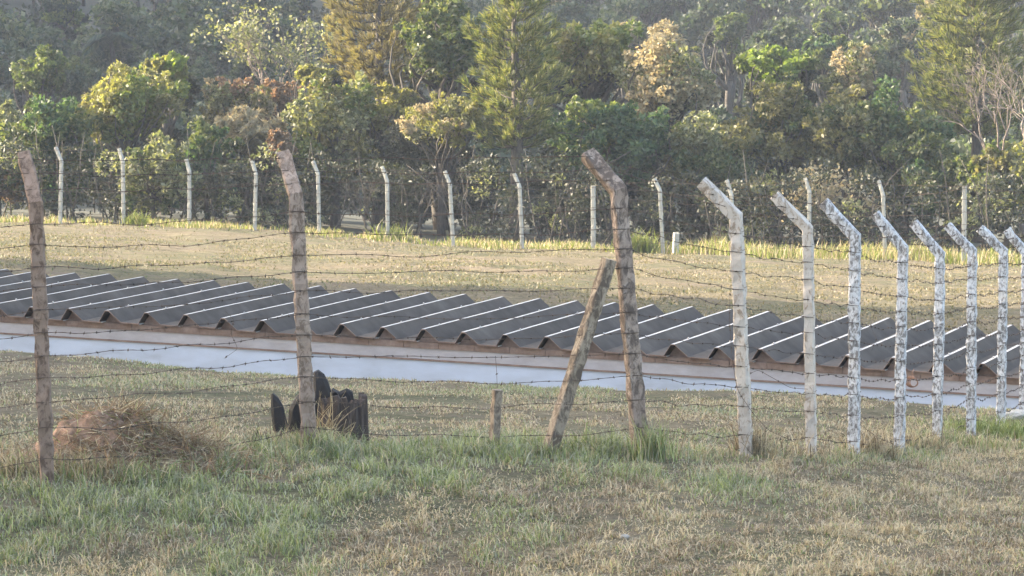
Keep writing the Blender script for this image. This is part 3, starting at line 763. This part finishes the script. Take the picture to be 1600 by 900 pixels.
# mid-distance slope trees
HT = [('palm', 168, 55, 130, 40, 190), ]
def palm(label, px, top, Y, L, seed):
    rg = np.random.default_rng(seed); gp = gpx(px, Y); T_ = at(px, top, Y)
    root = empty('palm_tree', tuple(gp), label, 'palm')
    tb = MB(); branch(tb, (gp.x, Y, gp.z - .3), (T_.x, Y, T_.z), .18, .12, rg, .02, 7, 8); tb.build('trunk', BARK, root)
    cb = MB()
    for q in range(26):
        an = q * 2.4; el = rg.uniform(-.1, 1.1); t = np.linspace(0, 1, 12)
        d = np.array([math.cos(an), math.sin(an), 0])
        P = np.array([T_.x, Y, T_.z]) + d * (L * t * math.cos(el))[:, None] + np.array([0, 0, 1]) * (L * (math.sin(el) * t - .75 * t * t))[:, None]
        sd_ = np.cross(d, [0, 0, 1])
        for s_ in (-1, 1):
            for u in np.linspace(.1, 1, 26):
                p = np.array([np.interp(u, t, P[:, m_]) for m_ in range(3)]); l_ = .55 * math.sin(2.6 * u + .35)
                e = p + (sd_ * s_ + d * .5 + np.array([0, 0, -.55])) * l_; w_ = d * .05
                cb.quads(np.array([[p - w_, p + w_, e + w_ * .3, e - w_ * .3]]))
    cb.build('crown', LM['hill'], root)
palm('palm with a spray of fronds among the hillside trees at the upper left', 172, 60, 185, 1.7, 3)
for k, (lab, px, top, bot, hw, Y, m_, m2) in enumerate([
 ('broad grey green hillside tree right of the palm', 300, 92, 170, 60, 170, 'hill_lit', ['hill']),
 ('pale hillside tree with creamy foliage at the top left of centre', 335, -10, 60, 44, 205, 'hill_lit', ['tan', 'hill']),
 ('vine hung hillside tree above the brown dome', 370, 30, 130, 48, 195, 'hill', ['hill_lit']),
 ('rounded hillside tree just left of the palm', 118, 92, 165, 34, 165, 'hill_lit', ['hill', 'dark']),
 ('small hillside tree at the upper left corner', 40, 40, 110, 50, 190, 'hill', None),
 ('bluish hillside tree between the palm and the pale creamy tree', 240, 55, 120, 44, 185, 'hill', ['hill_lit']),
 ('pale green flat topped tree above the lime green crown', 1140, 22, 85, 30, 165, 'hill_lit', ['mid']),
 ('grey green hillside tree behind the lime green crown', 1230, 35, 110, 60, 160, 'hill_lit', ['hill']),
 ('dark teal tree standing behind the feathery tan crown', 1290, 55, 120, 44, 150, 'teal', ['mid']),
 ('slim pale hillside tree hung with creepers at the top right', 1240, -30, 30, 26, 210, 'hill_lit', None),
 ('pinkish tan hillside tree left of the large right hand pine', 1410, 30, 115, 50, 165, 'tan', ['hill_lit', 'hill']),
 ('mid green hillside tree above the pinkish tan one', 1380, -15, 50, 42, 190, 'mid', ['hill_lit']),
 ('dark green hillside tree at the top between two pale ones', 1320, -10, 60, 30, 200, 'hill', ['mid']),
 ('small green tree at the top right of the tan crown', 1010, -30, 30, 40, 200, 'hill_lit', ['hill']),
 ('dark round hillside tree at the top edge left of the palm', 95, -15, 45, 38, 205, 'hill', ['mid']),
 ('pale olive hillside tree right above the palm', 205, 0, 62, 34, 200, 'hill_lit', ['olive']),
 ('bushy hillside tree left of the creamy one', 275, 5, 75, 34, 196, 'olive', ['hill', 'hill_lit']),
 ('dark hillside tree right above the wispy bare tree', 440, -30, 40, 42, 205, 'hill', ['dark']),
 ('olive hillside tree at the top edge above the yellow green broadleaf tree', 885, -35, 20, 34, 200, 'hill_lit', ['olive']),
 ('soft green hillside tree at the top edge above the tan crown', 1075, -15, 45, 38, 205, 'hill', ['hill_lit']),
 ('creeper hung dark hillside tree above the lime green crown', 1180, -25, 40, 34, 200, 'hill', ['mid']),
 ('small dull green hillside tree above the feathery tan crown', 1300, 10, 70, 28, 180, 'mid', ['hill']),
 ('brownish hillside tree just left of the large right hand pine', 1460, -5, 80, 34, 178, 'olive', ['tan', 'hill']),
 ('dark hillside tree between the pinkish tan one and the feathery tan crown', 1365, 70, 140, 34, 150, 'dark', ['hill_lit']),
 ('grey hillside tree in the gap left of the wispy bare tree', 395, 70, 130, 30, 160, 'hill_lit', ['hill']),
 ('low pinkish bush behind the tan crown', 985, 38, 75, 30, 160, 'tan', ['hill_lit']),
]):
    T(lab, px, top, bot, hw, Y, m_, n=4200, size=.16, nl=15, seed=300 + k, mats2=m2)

# hillside wood as one mass
rg = np.random.default_rng(42)
hw_ = MB(); lumps = [[], [], [], []]
for Y in np.concatenate([np.linspace(140, 300, 26)]):
    half = 900 * Y / F_PX + 14; sp = 5.0 * Y / 200
    for X in np.arange(-half, half, sp):
        x = X + rg.normal(0, sp * .3); y = Y + rg.normal(0, 2.5); h = rg.uniform(3.6, 7.2) * (.62 if Y < 170 else 1)
        z = gz(x, y); r = rg.uniform(1.5, 2.9)
        grp = rg.choice(3, p=[.5, .28, .22])
        for q in range(8):
            an = rg.uniform(0, 6.28); rr = r * rg.uniform(0, .75)
            lumps[grp].append((np.array([x + rr * math.cos(an), y + rr * math.sin(an), z + h - .9 * rr * rr / r - rg.uniform(0, .5)]), r * rg.uniform(.28, .5)))
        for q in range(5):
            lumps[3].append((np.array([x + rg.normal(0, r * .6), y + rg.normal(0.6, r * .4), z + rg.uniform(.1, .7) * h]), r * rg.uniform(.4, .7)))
        if Y > 150:
            hw_.tube([(x, y, z - .3), (x + rg.normal(0, .3), y, z + h * .5), (x, y, z + h - r)], [.14, .1, .06], 4, 4)
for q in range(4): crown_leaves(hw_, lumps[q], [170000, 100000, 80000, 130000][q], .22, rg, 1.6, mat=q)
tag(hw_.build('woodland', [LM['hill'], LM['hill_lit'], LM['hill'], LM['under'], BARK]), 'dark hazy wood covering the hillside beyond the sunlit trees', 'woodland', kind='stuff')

# dark undergrowth at the wood's foot
ub = MB(); rg = np.random.default_rng(43)
ul = [[], [], []]
for k in range(450):
    px = rg.uniform(-450, 2050); Y = float(np.interp(px, [0, 500, 1000, 1600], [107.5, 106.5, 104, 100])) + rg.exponential(3.0) + .2
    p = gpx(px, Y); r = rg.uniform(.25, .7); hgt = rg.uniform(.2, 2.3)
    ul[rg.choice(3, p=[.55, .2, .25])].append((np.array([p.x, p.y, p.z + hgt]), r))
    if k % 2 == 0:
        Yb = Y + rg.uniform(4, 11); pb = gpx(px, Yb); ul[0].append((np.array([pb.x, pb.y, pb.z + rg.uniform(.2, 2.6)]), rg.uniform(.5, 1.0)))
    if k % 2 == 0: branch(ub, (p.x, p.y, p.z - .1), (p.x + rg.normal(0, .5), p.y + rg.normal(0, .4), p.z + rg.uniform(1, 3.2)), .03, .008, rg, .2, 4, 5)
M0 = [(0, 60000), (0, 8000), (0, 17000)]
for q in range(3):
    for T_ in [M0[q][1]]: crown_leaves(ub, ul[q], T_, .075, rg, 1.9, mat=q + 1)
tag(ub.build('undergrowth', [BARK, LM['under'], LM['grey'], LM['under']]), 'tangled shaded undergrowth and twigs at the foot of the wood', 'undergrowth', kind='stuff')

# unseen grove added left of the frame to keep sun off the near field
src = T('unseen tall dense tree added left of the low building to shade the near field', 0, 0, 100, 40, 120, 'dark', name='added_shade_tree', n=2600, seed=400, size=.55, nl=12, skirt=False, rf=(.28,.46), group='tall trees of the grove left of the building')
sg = src.location.copy(); kids = list(src.children)
for k, (x, y, s) in enumerate([(-34, y_, random.uniform(2.2, 2.6)) for y_ in np.arange(26, 80, 4.2)] + [(-39, y_, random.uniform(2.4, 2.7)) for y_ in np.arange(28, 80, 4.8)]):
    if k == 0: o = src; cs_ = kids
    else:
        o = src.copy(); COL.objects.link(o)
        for ch in kids:
            c = ch.copy(); COL.objects.link(c); c.parent = o
    o.location = (x, y, gz(x, y)); o.scale = (s * 1.15, s * 1.15, s); o.rotation_euler = (0, 0, k * 1.7)

# ------------------------------------------------------------------ grasses
def blades(mb, X, Y, H, W, rg, mat, lean=.6, droop=.5):
    N = len(X); Z = ground(X, Y) - .005
    an = rg.uniform(0, 6.283, N); d = np.stack([np.cos(an), np.sin(an), np.zeros(N)], -1)
    fa = rg.uniform(0, 6.283, N); s_ = np.stack([np.cos(fa), np.sin(fa), np.zeros(N)], -1)
    le = rg.random(N) ** .8 * lean; flat = np.where(np.asarray(mat) >= 2, 1.0, .55) if np.max(mat) > 1 else 1.0
    le = np.clip(le * flat, 0, 1.45); H = H * rg.uniform(.7, 1.5, N)
    b_ = np.stack([X, Y, Z], -1); up = np.array([0, 0, 1.0])
    m_ = b_ + d * (H * le * .45)[:, None] + up * (H * .55 * np.sqrt(np.clip(1 - le ** 2 * .5, .1, 1)))[:, None]
    dr = rg.random(N) * droop
    t_ = m_ + d * (H * (le * .6 + dr * .4))[:, None] + up * (H * .45 * (1 - le * .5 - dr * .9))[:, None]
    w = (s_ * W[:, None]) * .5
    V = np.stack([b_ - w, b_ + w, m_ + w * .8, m_ - w * .8, t_], 1)
    i = np.arange(N)[:, None] * 5
    L = np.concatenate([i + np.array([[0, 1, 2, 3]]), i + np.array([[3, 2, 4]])], 1)
    mb.add(V.reshape(-1, 3), L.ravel(), np.tile([4, 3], N), np.repeat(mat, 2))
def fence_Y(px): return np.interp(px, [-400, 75, 475, 1000, 1166, 1334, 1464, 1564, 1640, 2200], [24, 25.0, 26.9, 27.7, 28.3, 29.4, 32.0, 35.2, 38.5, 50])
rg = np.random.default_rng(60)
# foreground turf
N = 620000; Yr = rg.uniform(20.0, 33.0, N) ; Xr = (rg.uniform(-550, 2150, N) - 800) / F_PX * Yr
px = px_of(Xr, Yr, -5.6); fy = fence_Y(px); turf_end = fy + .35 + .9 * (fbm(Xr * 1.5, Yr * 1.5, 20) - .5) + np.interp(px, [0, 300, 420, 1000, 1100, 1300, 1450, 1600], [-.3, -.3, .5, .3, -.1, -.1, 0, .8])
dens = np.clip((fbm(Xr * 4.5, Yr * 3.2, 40, 3) - .30) * 3.2, .42, 1) * (.5 + .5 * (fbm(Xr * 2.2, Yr * 1.6, 22, 4) > .45))
keep = (Yr < turf_end) & (rg.random(N) < dens); Xr, Yr, px, fy = Xr[keep], Yr[keep], px[keep], fy[keep]
py_ = 450 + 0 * px; d_f = fy - Yr
gness = fbm(Xr * 1.1, Yr * .7, 31, 4) * 1.1 + np.interp(d_f, [-.5, 0, .8, 2.2, 3.5, 6], [.12, .22, .22, -.02, -.12, -.22]) + np.interp(px, [0, 500, 900, 1300, 1600], [.12, .10, -.02, -.14, -.03])
brown = fbm(Xr * 1.6, Yr * .8, 37, 4) + np.interp(px, [900, 1300, 1600], [0, .07, .05]) - .05 * (d_f < .8)
u = rg.random(len(Xr)); mat = np.where(u < np.clip((gness - .38) * 2.6, .12, .92), np.where(rg.random(len(u)) < .5, 0, 1), np.where((brown > .60) | (rg.random(len(u)) < .10), 3, 2))
lush = np.clip((gness - .42) * 2.2, 0, 1)
H = rg.uniform(.03, .085, len(Xr)) * (.8 + .85 * lush) * (.15 + 1.8 * np.clip(fbm(Xr * 4.5, Yr * 3.2, 40, 3) - .15, .15, 1)); H = np.where(mat >= 2, H * 1.2, H) * np.interp(d_f, [-.6, -.1, .5, 1.2], [1.15, 1.45, 1.35, 1.0])
gb = MB(); blades(gb, Xr, Yr, H, rg.uniform(.005, .0115, len(Xr)), rg, mat, 1.45, .9)
tag(gb.build('grass', [LM['g_green'], LM['g_blue'], LM['g_straw'], LM['g_brown']]), 'mixed green and straw coloured grass of the foreground bank', 'grass', kind='stuff')
# dry mown field beyond the fence
N = 460000; v_ = rg.random(N); Yr = 23.6 + 18.4 * v_; Xr = (rg.uniform(-500, 2100, N) - 800) / F_PX * Yr
px = px_of(Xr, Yr, -6.5); fy = fence_Y(px)
clump = fbm(Xr * 1.4, Yr * .8, 51, 5)
keep = (Yr > fy + .1) & (rg.random(N) < np.clip((clump - .36) * 4.5, .06, 1)) & (Yr < np.interp(px, [0, 800, 1600], [44, 41.5, 39.5])); Xr, Yr, clump, px = Xr[keep], Yr[keep], clump[keep], px[keep]
gn = fbm(Xr * .5, Yr * .5, 55) + np.interp(Yr, [26, 31, 34, 40], [-.22, -.20, -.08, -.02])
u = rg.random(len(Xr)); mat = np.where(u < np.clip((gn - .36) * 2.6, .12, .75), np.where(rg.random(len(u)) < .35, 0, 1), np.where(rg.random(len(u)) < .5, 3, 2))
H = rg.uniform(.02, .055, len(Xr)) * (.4 + 1.1 * clump)
fb = MB(); blades(fb, Xr, Yr, H, rg.uniform(.007, .015, len(Xr)), rg, mat, 1.45, .95)
tag(fb.build('dry_grass', [LM['g_green'], LM['g_blue'], LM['g_straw'], LM['g_brown']]), 'short dry mown grass between the near fence and the low building', 'grass', kind='stuff')
# far mown field
N = 125000; Yr = 50 + 54 * rg.random(N) ** .8; Xr = (rg.uniform(-400, 2000, N) - 800) / F_PX * Yr
px = px_of(Xr, Yr, -11); cl = fbm(Xr * .5, Yr * .25, 61, 5); edge = np.interp(px, [0, 500, 1000, 1600], [105, 104, 101, 97])
keep = (Yr < edge) & (rg.random(N) < np.clip((cl - .38) * 5, .05, 1)); Xr, Yr, cl, px = Xr[keep], Yr[keep], cl[keep], px[keep]
gn = np.interp(px, [0, 600, 1100, 1600], [.45, .35, .10, .06])
u = rg.random(len(Xr)); mat = np.where(u < gn * .8, np.where(rg.random(len(u)) < .5, 0, 1), 2)
mb = MB(); blades(mb, Xr, Yr, rg.uniform(.03, .08, len(Xr)), rg.uniform(.015, .035, len(Xr)), rg, mat, 1.45, .9)
tag(mb.build('dry_grass', [LM['g_dull'], LM['g_short'], LM['g_short']]), 'mown grass of the far field running up to the distant fence', 'grass', kind='stuff')
# tall grass along the far fence
N = 36000; px = rg.uniform(-400, 2000, N); Y0 = np.interp(px, [0, 500, 1000, 1600], [104.0, 103.0, 100.0, 95.0])
Yr = Y0 + rg.normal(.7, .9, N); Xr = (px - 800) / F_PX * (Yr * CP + 14.2 * SP)
tall = fbm(px * .018, Yr * .3, 71, 4); keep = rg.random(N) < np.clip((tall - .38) * 5 + (px > 960) * .5 - (px < 960) * .12, .02, 1); px, Xr, Yr, tall = px[keep], Xr[keep], Yr[keep], tall[keep]
H = rg.uniform(.10, .5, len(Xr)) * (.4 + tall) * np.where(px > 960, .95, .5)
mat = np.where(rg.random(len(Xr)) < .6, 0, 1)
mb = MB(); blades(mb, Xr, Yr, H, rg.uniform(.015, .03, len(Xr)), rg, mat, .5, .4)
tag(mb.build('tall_grass', [LM['g_lit'], LM['g_straw']]), 'bright yellow green uncut grass along the foot of the distant fence', 'grass', kind='stuff')

# tufts: one thing each
def tuft(label, px, Y, n, h, rad, mats, probs, seed, lean=.7, w=(.005, .010), name='grass_tuft', cat='grass tuft', bx=0):
    rg = np.random.default_rng(seed); p = gpx(px, Y); n = int(n * 1.6) if rad > .1 else n
    X = p.x + rg.normal(0, rad, n); Yv = p.y + rg.normal(0, rad * .6, n)
    mb = MB(); blades(mb, X, Yv, rg.uniform(.35, 1, n) * h, rg.uniform(*w, n), rg, rg.choice(len(mats), n, p=probs), lean, .6)
    return tag(mb.build(name, [LM[m_] for m_ in mats], origin=tuple(p)), label, cat, kind='stuff' if rad > .19 else None)
tuft('tall green grass tuft at the foot of the leaning corner post', 1020, 27.35, 330, .38, .095, ['g_green', 'g_blue', 'g_straw'], [.6, .25, .15], 1)
tuft('green grass tuft round the foot of the beige post', 486, 26.75, 420, .28, .09, ['g_green', 'g_blue', 'g_straw'], [.4, .3, .3], 2)
tuft('low green tuft at the foot of the short stake', 778, 27.0, 320, .17, .09, ['g_green', 'g_blue', 'g_straw'], [.5, .3, .2], 3)
tuft('grass tuft at the foot of the diagonal brace', 850, 27.15, 320, .15, .08, ['g_green', 'g_blue', 'g_brown'], [.45, .3, .25], 4)
tuft('dead brown grass wrapped round the foot of the twisted arm post', 1172, 28.35, 260, .42, .07, ['g_brown', 'g_straw'], [.55, .45], 5)
tuft('dry straw tuft right of the twisted arm post', 1215, 28.4, 130, .30, .18, ['g_straw', 'g_brown'], [.7, .3], 6, 1.3)
tuft('dry straw tuft beside the slim pale cream post', 1285, 28.9, 90, .28, .10, ['g_straw', 'g_brown'], [.5, .5], 7, 1.2)
tuft('reddish dry weeds between the first two flaking white posts', 1362, 29.8, 220, .36, .12, ['g_brown', 'g_straw'], [.6, .4], 8, .9)
tuft('straw tuft between the second and third flaking white posts', 1430, 31.2, 220, .26, .16, ['g_straw', 'g_brown'], [.7, .3], 9, 1.0)
tuft('lush green grass tuft at the right edge behind the last posts', 1575, 34.0, 900, .24, .35, ['g_green', 'g_lit'], [.75, .25], 10)
tuft('yellow green tuft at the right side of the bank', 1520, 32.0, 600, .2, .35, ['g_green', 'g_straw'], [.5, .5], 11)
tuft('bright green tuft at the foot of the distant fence near the corner post', 1000, 100.0, 300, .75, .30, ['g_lit'], [1.0], 12, .6, (.02, .035))
tuft('bright green tuft at the foot of the sixth distant post', 612, 102.5, 160, .6, .22, ['g_lit'], [1.0], 13, .6, (.02, .035))
tuft('bright green tuft right of the second distant post', 212, 103.6, 160, .45, .22, ['g_lit'], [1.0], 14, .6, (.02, .035))

# ------------------------------------------------------------------ earth mound with dry weeds
msoil, nt, b = new_mat('reddish_earth')
v = objco(nt); f = noise(nt, 14, 7, .7, v)
nt.links.new(ramp(nt, f, [(.3, (.14, .085, .055)), (.55, (.31, .195, .13)), (.75, (.45, .31, .22))]), b.inputs['Base Color']); b.inputs['Roughness'].default_value = 1; bump(nt, b, f, .9, .03)
mc = gpx(150, 26.1)
mound = empty('earth_mound', tuple(mc), 'mound of reddish earth topped with uprooted dry weeds beside the leftmost post', 'earth mound')
nxm, nym = 110, 60; xa = np.linspace(-1.1, 1.6, nxm); ya = np.linspace(-.75, .75, nym); MX, MY = np.meshgrid(xa, ya)
def mound_h(x, y):
    h = .37 * np.exp(-(((x + .10) / .34) ** 2 + (y / .38) ** 2)) + .30 * np.exp(-(((x - .33) / .30) ** 2 + ((y + .02) / .34) ** 2)) + .13 * np.exp(-(((x - .8) / .4) ** 2 + (y / .34) ** 2)) + .12 * np.exp(-(((x + .65) / .40) ** 2 + ((y + .2) / .34) ** 2))
    return h * (.6 + .8 * fbm(x * 6 + 9, y * 6 + 9, 80, 5)) + .09 * (fbm(x * 11 + 5, y * 11, 81, 3) - .5) * (h > .03) - .035
WX, WY = MX.ravel() + mc.x, MY.ravel() + mc.y; WZ = ground(WX, WY) + mound_h(MX.ravel(), MY.ravel())
i = np.arange(nym - 1)[:, None]; j = np.arange(nxm - 1)[None, :]
mb = MB(); mb.add(np.stack([WX, WY, WZ], -1), np.stack([i * nxm + j, i * nxm + j + 1, (i + 1) * nxm + j + 1, (i + 1) * nxm + j], -1).reshape(-1), np.full((nxm - 1) * (nym - 1), 4), 0, True)
mb.build('soil', msoil, mound)
rg = np.random.default_rng(90); mb = MB()
def strand(mb, p, d, L, w, rg, mat, curl=.5, n=5):
    d = d / np.linalg.norm(d); s_ = np.cross(d, unit(1, rg)[0]); s_ /= np.linalg.norm(s_)
    pts = [p]; dd = d.copy(); bend = rg.normal(0, curl, 3) ; bend[2] -= curl * .4
    for k in range(n - 1):
        dd = dd + bend / n; dd /= np.linalg.norm(dd); pts.append(pts[-1] + dd * L / (n - 1))
    for k in range(n - 1):
        w0, w1 = w * (1 - .7 * k / (n - 1)), w * (1 - .7 * (k + 1) / (n - 1))
        mb.quads(np.array([[pts[k] - s_ * w0, pts[k] + s_ * w0, pts[k + 1] + s_ * w1, pts[k + 1] - s_ * w1]]), mat)
for k in range(3200):
    # mostly crest, right flank and front skirt
    m_ = rg.random()
    if m_ < .30: x, y = rg.normal(.45, .18), rg.normal(-.05, .16)
    elif m_ < .40: x, y = rg.normal(.05, .20), rg.normal(.14, .10)
    elif m_ < .62: x, y = rg.normal(.85, .25), rg.normal(0, .15)
    else: x, y = rg.normal(.15, .5), rg.normal(-.42, .14)
    X_, Y_ = mc.x + x, mc.y + y; z = gz(X_, Y_) + max(0, float(mound_h(np.array(x), np.array(y)))) 
    d = rg.normal(0, 1, 3); d[2] = abs(d[2]) * .45 + .1
    strand(mb, np.array([X_, Y_, z]), d, rg.uniform(.08, .32), rg.uniform(.003, .007), rg, int(rg.choice(4, p=[.45, .05, .45, .05])), .9)
mb.build('dry_weeds', [LM['g_brown'], LM['g_straw'], LM['russet'], LM['g_green']], mound)
# weed skirt left of mound
for k, (px, Y, n, h, rad, lab) in enumerate([(25, 25.5, 900, .22, .24, 'dry yellowish weeds left of the leftmost post'), (120, 25.4, 800, .22, .25, 'tangled dry and green weeds in front of the earth mound'), (255, 26.1, 800, .20, .28, 'brown weeds at the right foot of the earth mound')]):
    tuft(lab, px, Y, n, h, rad, ['g_brown', 'g_straw', 'g_green'], [.45, .3, .25], 30 + k, 1.3, name='weed_patch', cat='weeds')
# dark clods / withered weed between mound and stump
def clod(label, px, Y, s, seed, py=None):
    rg = np.random.default_rng(seed); p = gpx(px, Y); mb = MB()
    for k in range(170):
        d = unit(1, rg)[0]; d[2] = abs(d[2]); c = np.array(tuple(p)) + d * s * rg.uniform(.2, .9) * np.array([1, .8, .75])
        strand(mb, c, unit(1, rg)[0] + d, s * rg.uniform(.3, .8), .006, rg, int(rg.choice(2, p=[.65, .35])), 1.5, 4)
    return tag(mb.build('withered_weed', [mdk, LM['g_brown']], origin=tuple(p)), label, 'weed')
mdk, nt, b = new_mat('withered_dark'); b.inputs['Base Color'].default_value = (.07, .05, .038, 1); b.inputs['Roughness'].default_value = 1
clod('small dark withered clump on the soil right of the earth mound', 340, 27.0, .10, 1)
rg = np.random.default_rng(95); mb = MB(); p = gpx(404, 27.0)
for k in range(60):
    a0 = np.array(tuple(p)) + np.array([rg.normal(0, .05), rg.normal(0, .03), .0])
    strand(mb, a0, np.array([rg.normal(0, .35), rg.normal(0, .2), 1]), rg.uniform(.1, .25), .005, rg, 0, .5)
tag(mb.build('withered_weed', [mdk], origin=tuple(p)), 'upright dark withered weed left of the charred stump', 'weed')

# ------------------------------------------------------------------ charred stump
mchar, nt, b = new_mat('charred_wood'); f = noise(nt, 22, 6, .7, objco(nt, (1, 1, .35)))
nt.links.new(ramp(nt, f, [(.35, (.006, .005, .006)), (.65, (.018, .015, .015)), (.85, (.05, .045, .045))]), b.inputs['Base Color']); b.inputs['Roughness'].default_value = .7; bump(nt, b, f, 1, .02)
mold, nt, b = new_mat('old_grey_brown_wood'); f = noise(nt, 14, 7, .75, objco(nt, (1, 1, .16)), .3)
nt.links.new(ramp(nt, f, [(.3, (.015, .011, .010)), (.5, (.06, .045, .038)), (.72, (.15, .115, .095))]), b.inputs['Base Color']); b.inputs['Roughness'].default_value = .95; bump(nt, b, f, 1, .03)
sp_ = gpx(520, 27.75); st = empty('tree_stump', tuple(sp_), 'charred black and brown hollow tree stump behind the beige post', 'tree stump')
def shell(mb, c, r_fn, a0, a1, h_fn, th, n=26, nz=9, seed=0, lean=(0, 0), mat=0, flare=.12):
    """part of a hollow trunk wall between two angles with a ragged top"""
    rg = np.random.default_rng(seed); A = np.linspace(a0, a1, n); V = []; ph = rg.uniform(0, 6, 6)
    for side in (0, 1):
        for zi in range(nz):
            t = zi / (nz - 1)
            for a in A:
                rr = r_fn(a) * (1 + .05 * math.sin(7 * a + ph[0]) + .03 * math.sin(17 * a + ph[1])) - (th if side else 0)
                rr *= 1 + flare * (1 - t) ** 2; h = h_fn(a)
                V.append((c[0] + rr * math.cos(a) + lean[0] * t * h, c[1] + rr * math.sin(a) * .8 + lean[1] * t * h, c[2] - .1 + t * (h + .1)))
    k = n * nz; Fs = []
    for zi in range(nz - 1):
        for q in range(n - 1):
            a = zi * n + q; Fs.append((a, a + 1, a + n + 1, a + n)); Fs.append((k + a, k + a + n, k + a + n + 1, k + a + 1))
    for q in range(n - 1):
        a = (nz - 1) * n + q; Fs.append((a, a + 1, k + a + 1, k + a))
    for zi in range(nz - 1):
        a = zi * n; Fs.append((a, a + n, k + a + n, k + a)); a = zi * n + n - 1; Fs.append((a, k + a, k + a + n, a + n))
    mb.faces(V, Fs, mat)
gzs = sp_.z
c0 = at(536, 690, 27.8); c0.z = gz(c0.x, c0.y)
mb = MB(); rg = np.random.default_rng(5); jag = rg.uniform(-.035, .03, 60)
shell(mb, c0, lambda a: .20, math.radians(-215), math.radians(30), lambda a: .40 + jag[int((a + 4) * 7) % 60] * 1.2 + .03 * math.sin(3 * a), .05, 46, seed=1)
mb.build('trunk_shell', mold, st)
def spike(name, pts_px, Y, mat, th=.06, seed=0):
    """charred plank-like splinter: outline in the photo, real thickness"""
    rg = np.random.default_rng(seed); n = len(pts_px); V = []
    mid = sum((at(x, y, Y) for x, y in pts_px), Vector()) / n
    for s_, sc in ((-.5, .78), (-.22, 1.0), (.22, 1.0), (.5, .78)):
        for x, y in pts_px:
            p = at(x, y, Y); p = mid + (p - mid) * sc + Vector((0, s_ * th, 0)) + Vector(rg.normal(0, .004, 3)); V.append(tuple(p))
    Fs = []
    for l_ in range(3):
        for q in range(n): Fs.append((l_ * n + q, l_ * n + (q + 1) % n, (l_ + 1) * n + (q + 1) % n, (l_ + 1) * n + q))
    Fs.append(tuple(range(n - 1, -1, -1))); Fs.append(tuple(range(3 * n, 4 * n)))
    mb = MB(); mb.faces(V, Fs); return mb.build(name, mat, st)
spike('charred_splinter', [(423,616),(427,614),(435,621),(442,633),(446,650),(452,672),(450,690),(441,696),(432,684),(426,664),(424,640)], 27.7, mchar, .07, 1)
spike('charred_splinter', [(491,582),(497,578),(507,585),(514,598),(518,614),(524,640),(520,672),(512,694),(494,697),(488,660),(489,615)], 27.85, mchar, .10, 2)
spike('charred_splinter', [(452,640),(459,628),(466,617),(474,610),(484,612),(492,640),(492,694),(460,696),(450,672)], 27.9, mchar, .09, 3)
spike('charred_splinter', [(512,612),(520,606),(530,611),(541,607),(550,612),(556,640),(552,672),(516,676)], 27.95, mchar, .07, 4)
# dead grass blades over the stump
rg = np.random.default_rng(96); mb = MB(); p = gpx(508, 27.55)
for k in range(75):
    a0 = np.array(tuple(p)) + np.array([rg.normal(0, .10), rg.normal(0, .04), 0])
    strand(mb, a0, np.array([rg.normal(.25, .45), rg.normal(-.1, .2), 1]), rg.uniform(.25, .55), rg.uniform(.004, .007), rg, int(rg.random() < .3), 1.1, 7)
tag(mb.build('grass_tuft', [LM['g_straw'], LM['g_brown']], origin=tuple(p)), 'long pale dead grass blades bending across the charred stump', 'grass tuft')
tuft('dry tuft at the left foot of the charred stump', 452, 27.45, 220, .2, .12, ['g_straw', 'g_brown', 'g_green'], [.4, .35, .25], 41, 1.0)

# ------------------------------------------------------------------ stones and litter
mstone, nt, b = new_mat('pale_stone'); nt.links.new(ramp(nt, noise(nt, 20, 5), [(.3, (.22, .21, .19)), (.7, (.42, .41, .37))]), b.inputs['Base Color']); b.inputs['Roughness'].default_value = .9
def stone(label, px, Y, s, seed, flat=.5, name='stone'):
    import bmesh
    rg = np.random.default_rng(seed); p = gpx(px, Y); bm = bmesh.new(); bmesh.ops.create_icosphere(bm, subdivisions=3, radius=1)
    for v in bm.verts:
        n_ = float(fbm(np.array(v.co.x * 1.7 + seed), np.array(v.co.y * 1.7 + v.co.z * 1.3), seed, 3)); k = .7 + .6 * n_
        v.co = Vector((v.co.x * s[0] * k, v.co.y * s[1] * k, v.co.z * s[2] * k))
    me = bpy.data.meshes.new(name); bm.to_mesh(me); bm.free(); me.materials.append(mstone)
    o = link(bpy.data.objects.new(name, me)); o.location = p + Vector((0, 0, s[2] * flat)); return tag(o, label, name)
stone('small pale stone lying in the foreground grass', 976, 23.6, (.035, .025, .02), 3)
stone('flat grey stone slab at the right edge behind the last posts', 1592, 36.0, (.20, .14, .06), 4)
stone('tiny whitish stone in the grass right of the stump', 568, 27.3, (.03, .025, .02), 5)

# ------------------------------------------------------------------ haze
mh = bpy.data.materials.new('haze'); mh.use_nodes = True; nt = mh.node_tree
nt.nodes.remove(nt.nodes['Principled BSDF'])
pv = nt.nodes.new('ShaderNodeVolumePrincipled'); pv.inputs['Color'].default_value = (.70, .78, .93, 1); pv.inputs['Density'].default_value = .0004
pv.inputs['Anisotropy'].default_value = 0.0
nt.links.new(pv.outputs[0], nt.nodes['Material Output'].inputs['Volume'])
zmin = float(GZ.min()) - 1; zmax = float(GZ.max()) + 12
mb = MB(); mb.box((0, 500, (zmin + zmax) / 2), (1420, 1640, zmax - zmin))
tag(mb.build('haze', mh), kind='stuff')
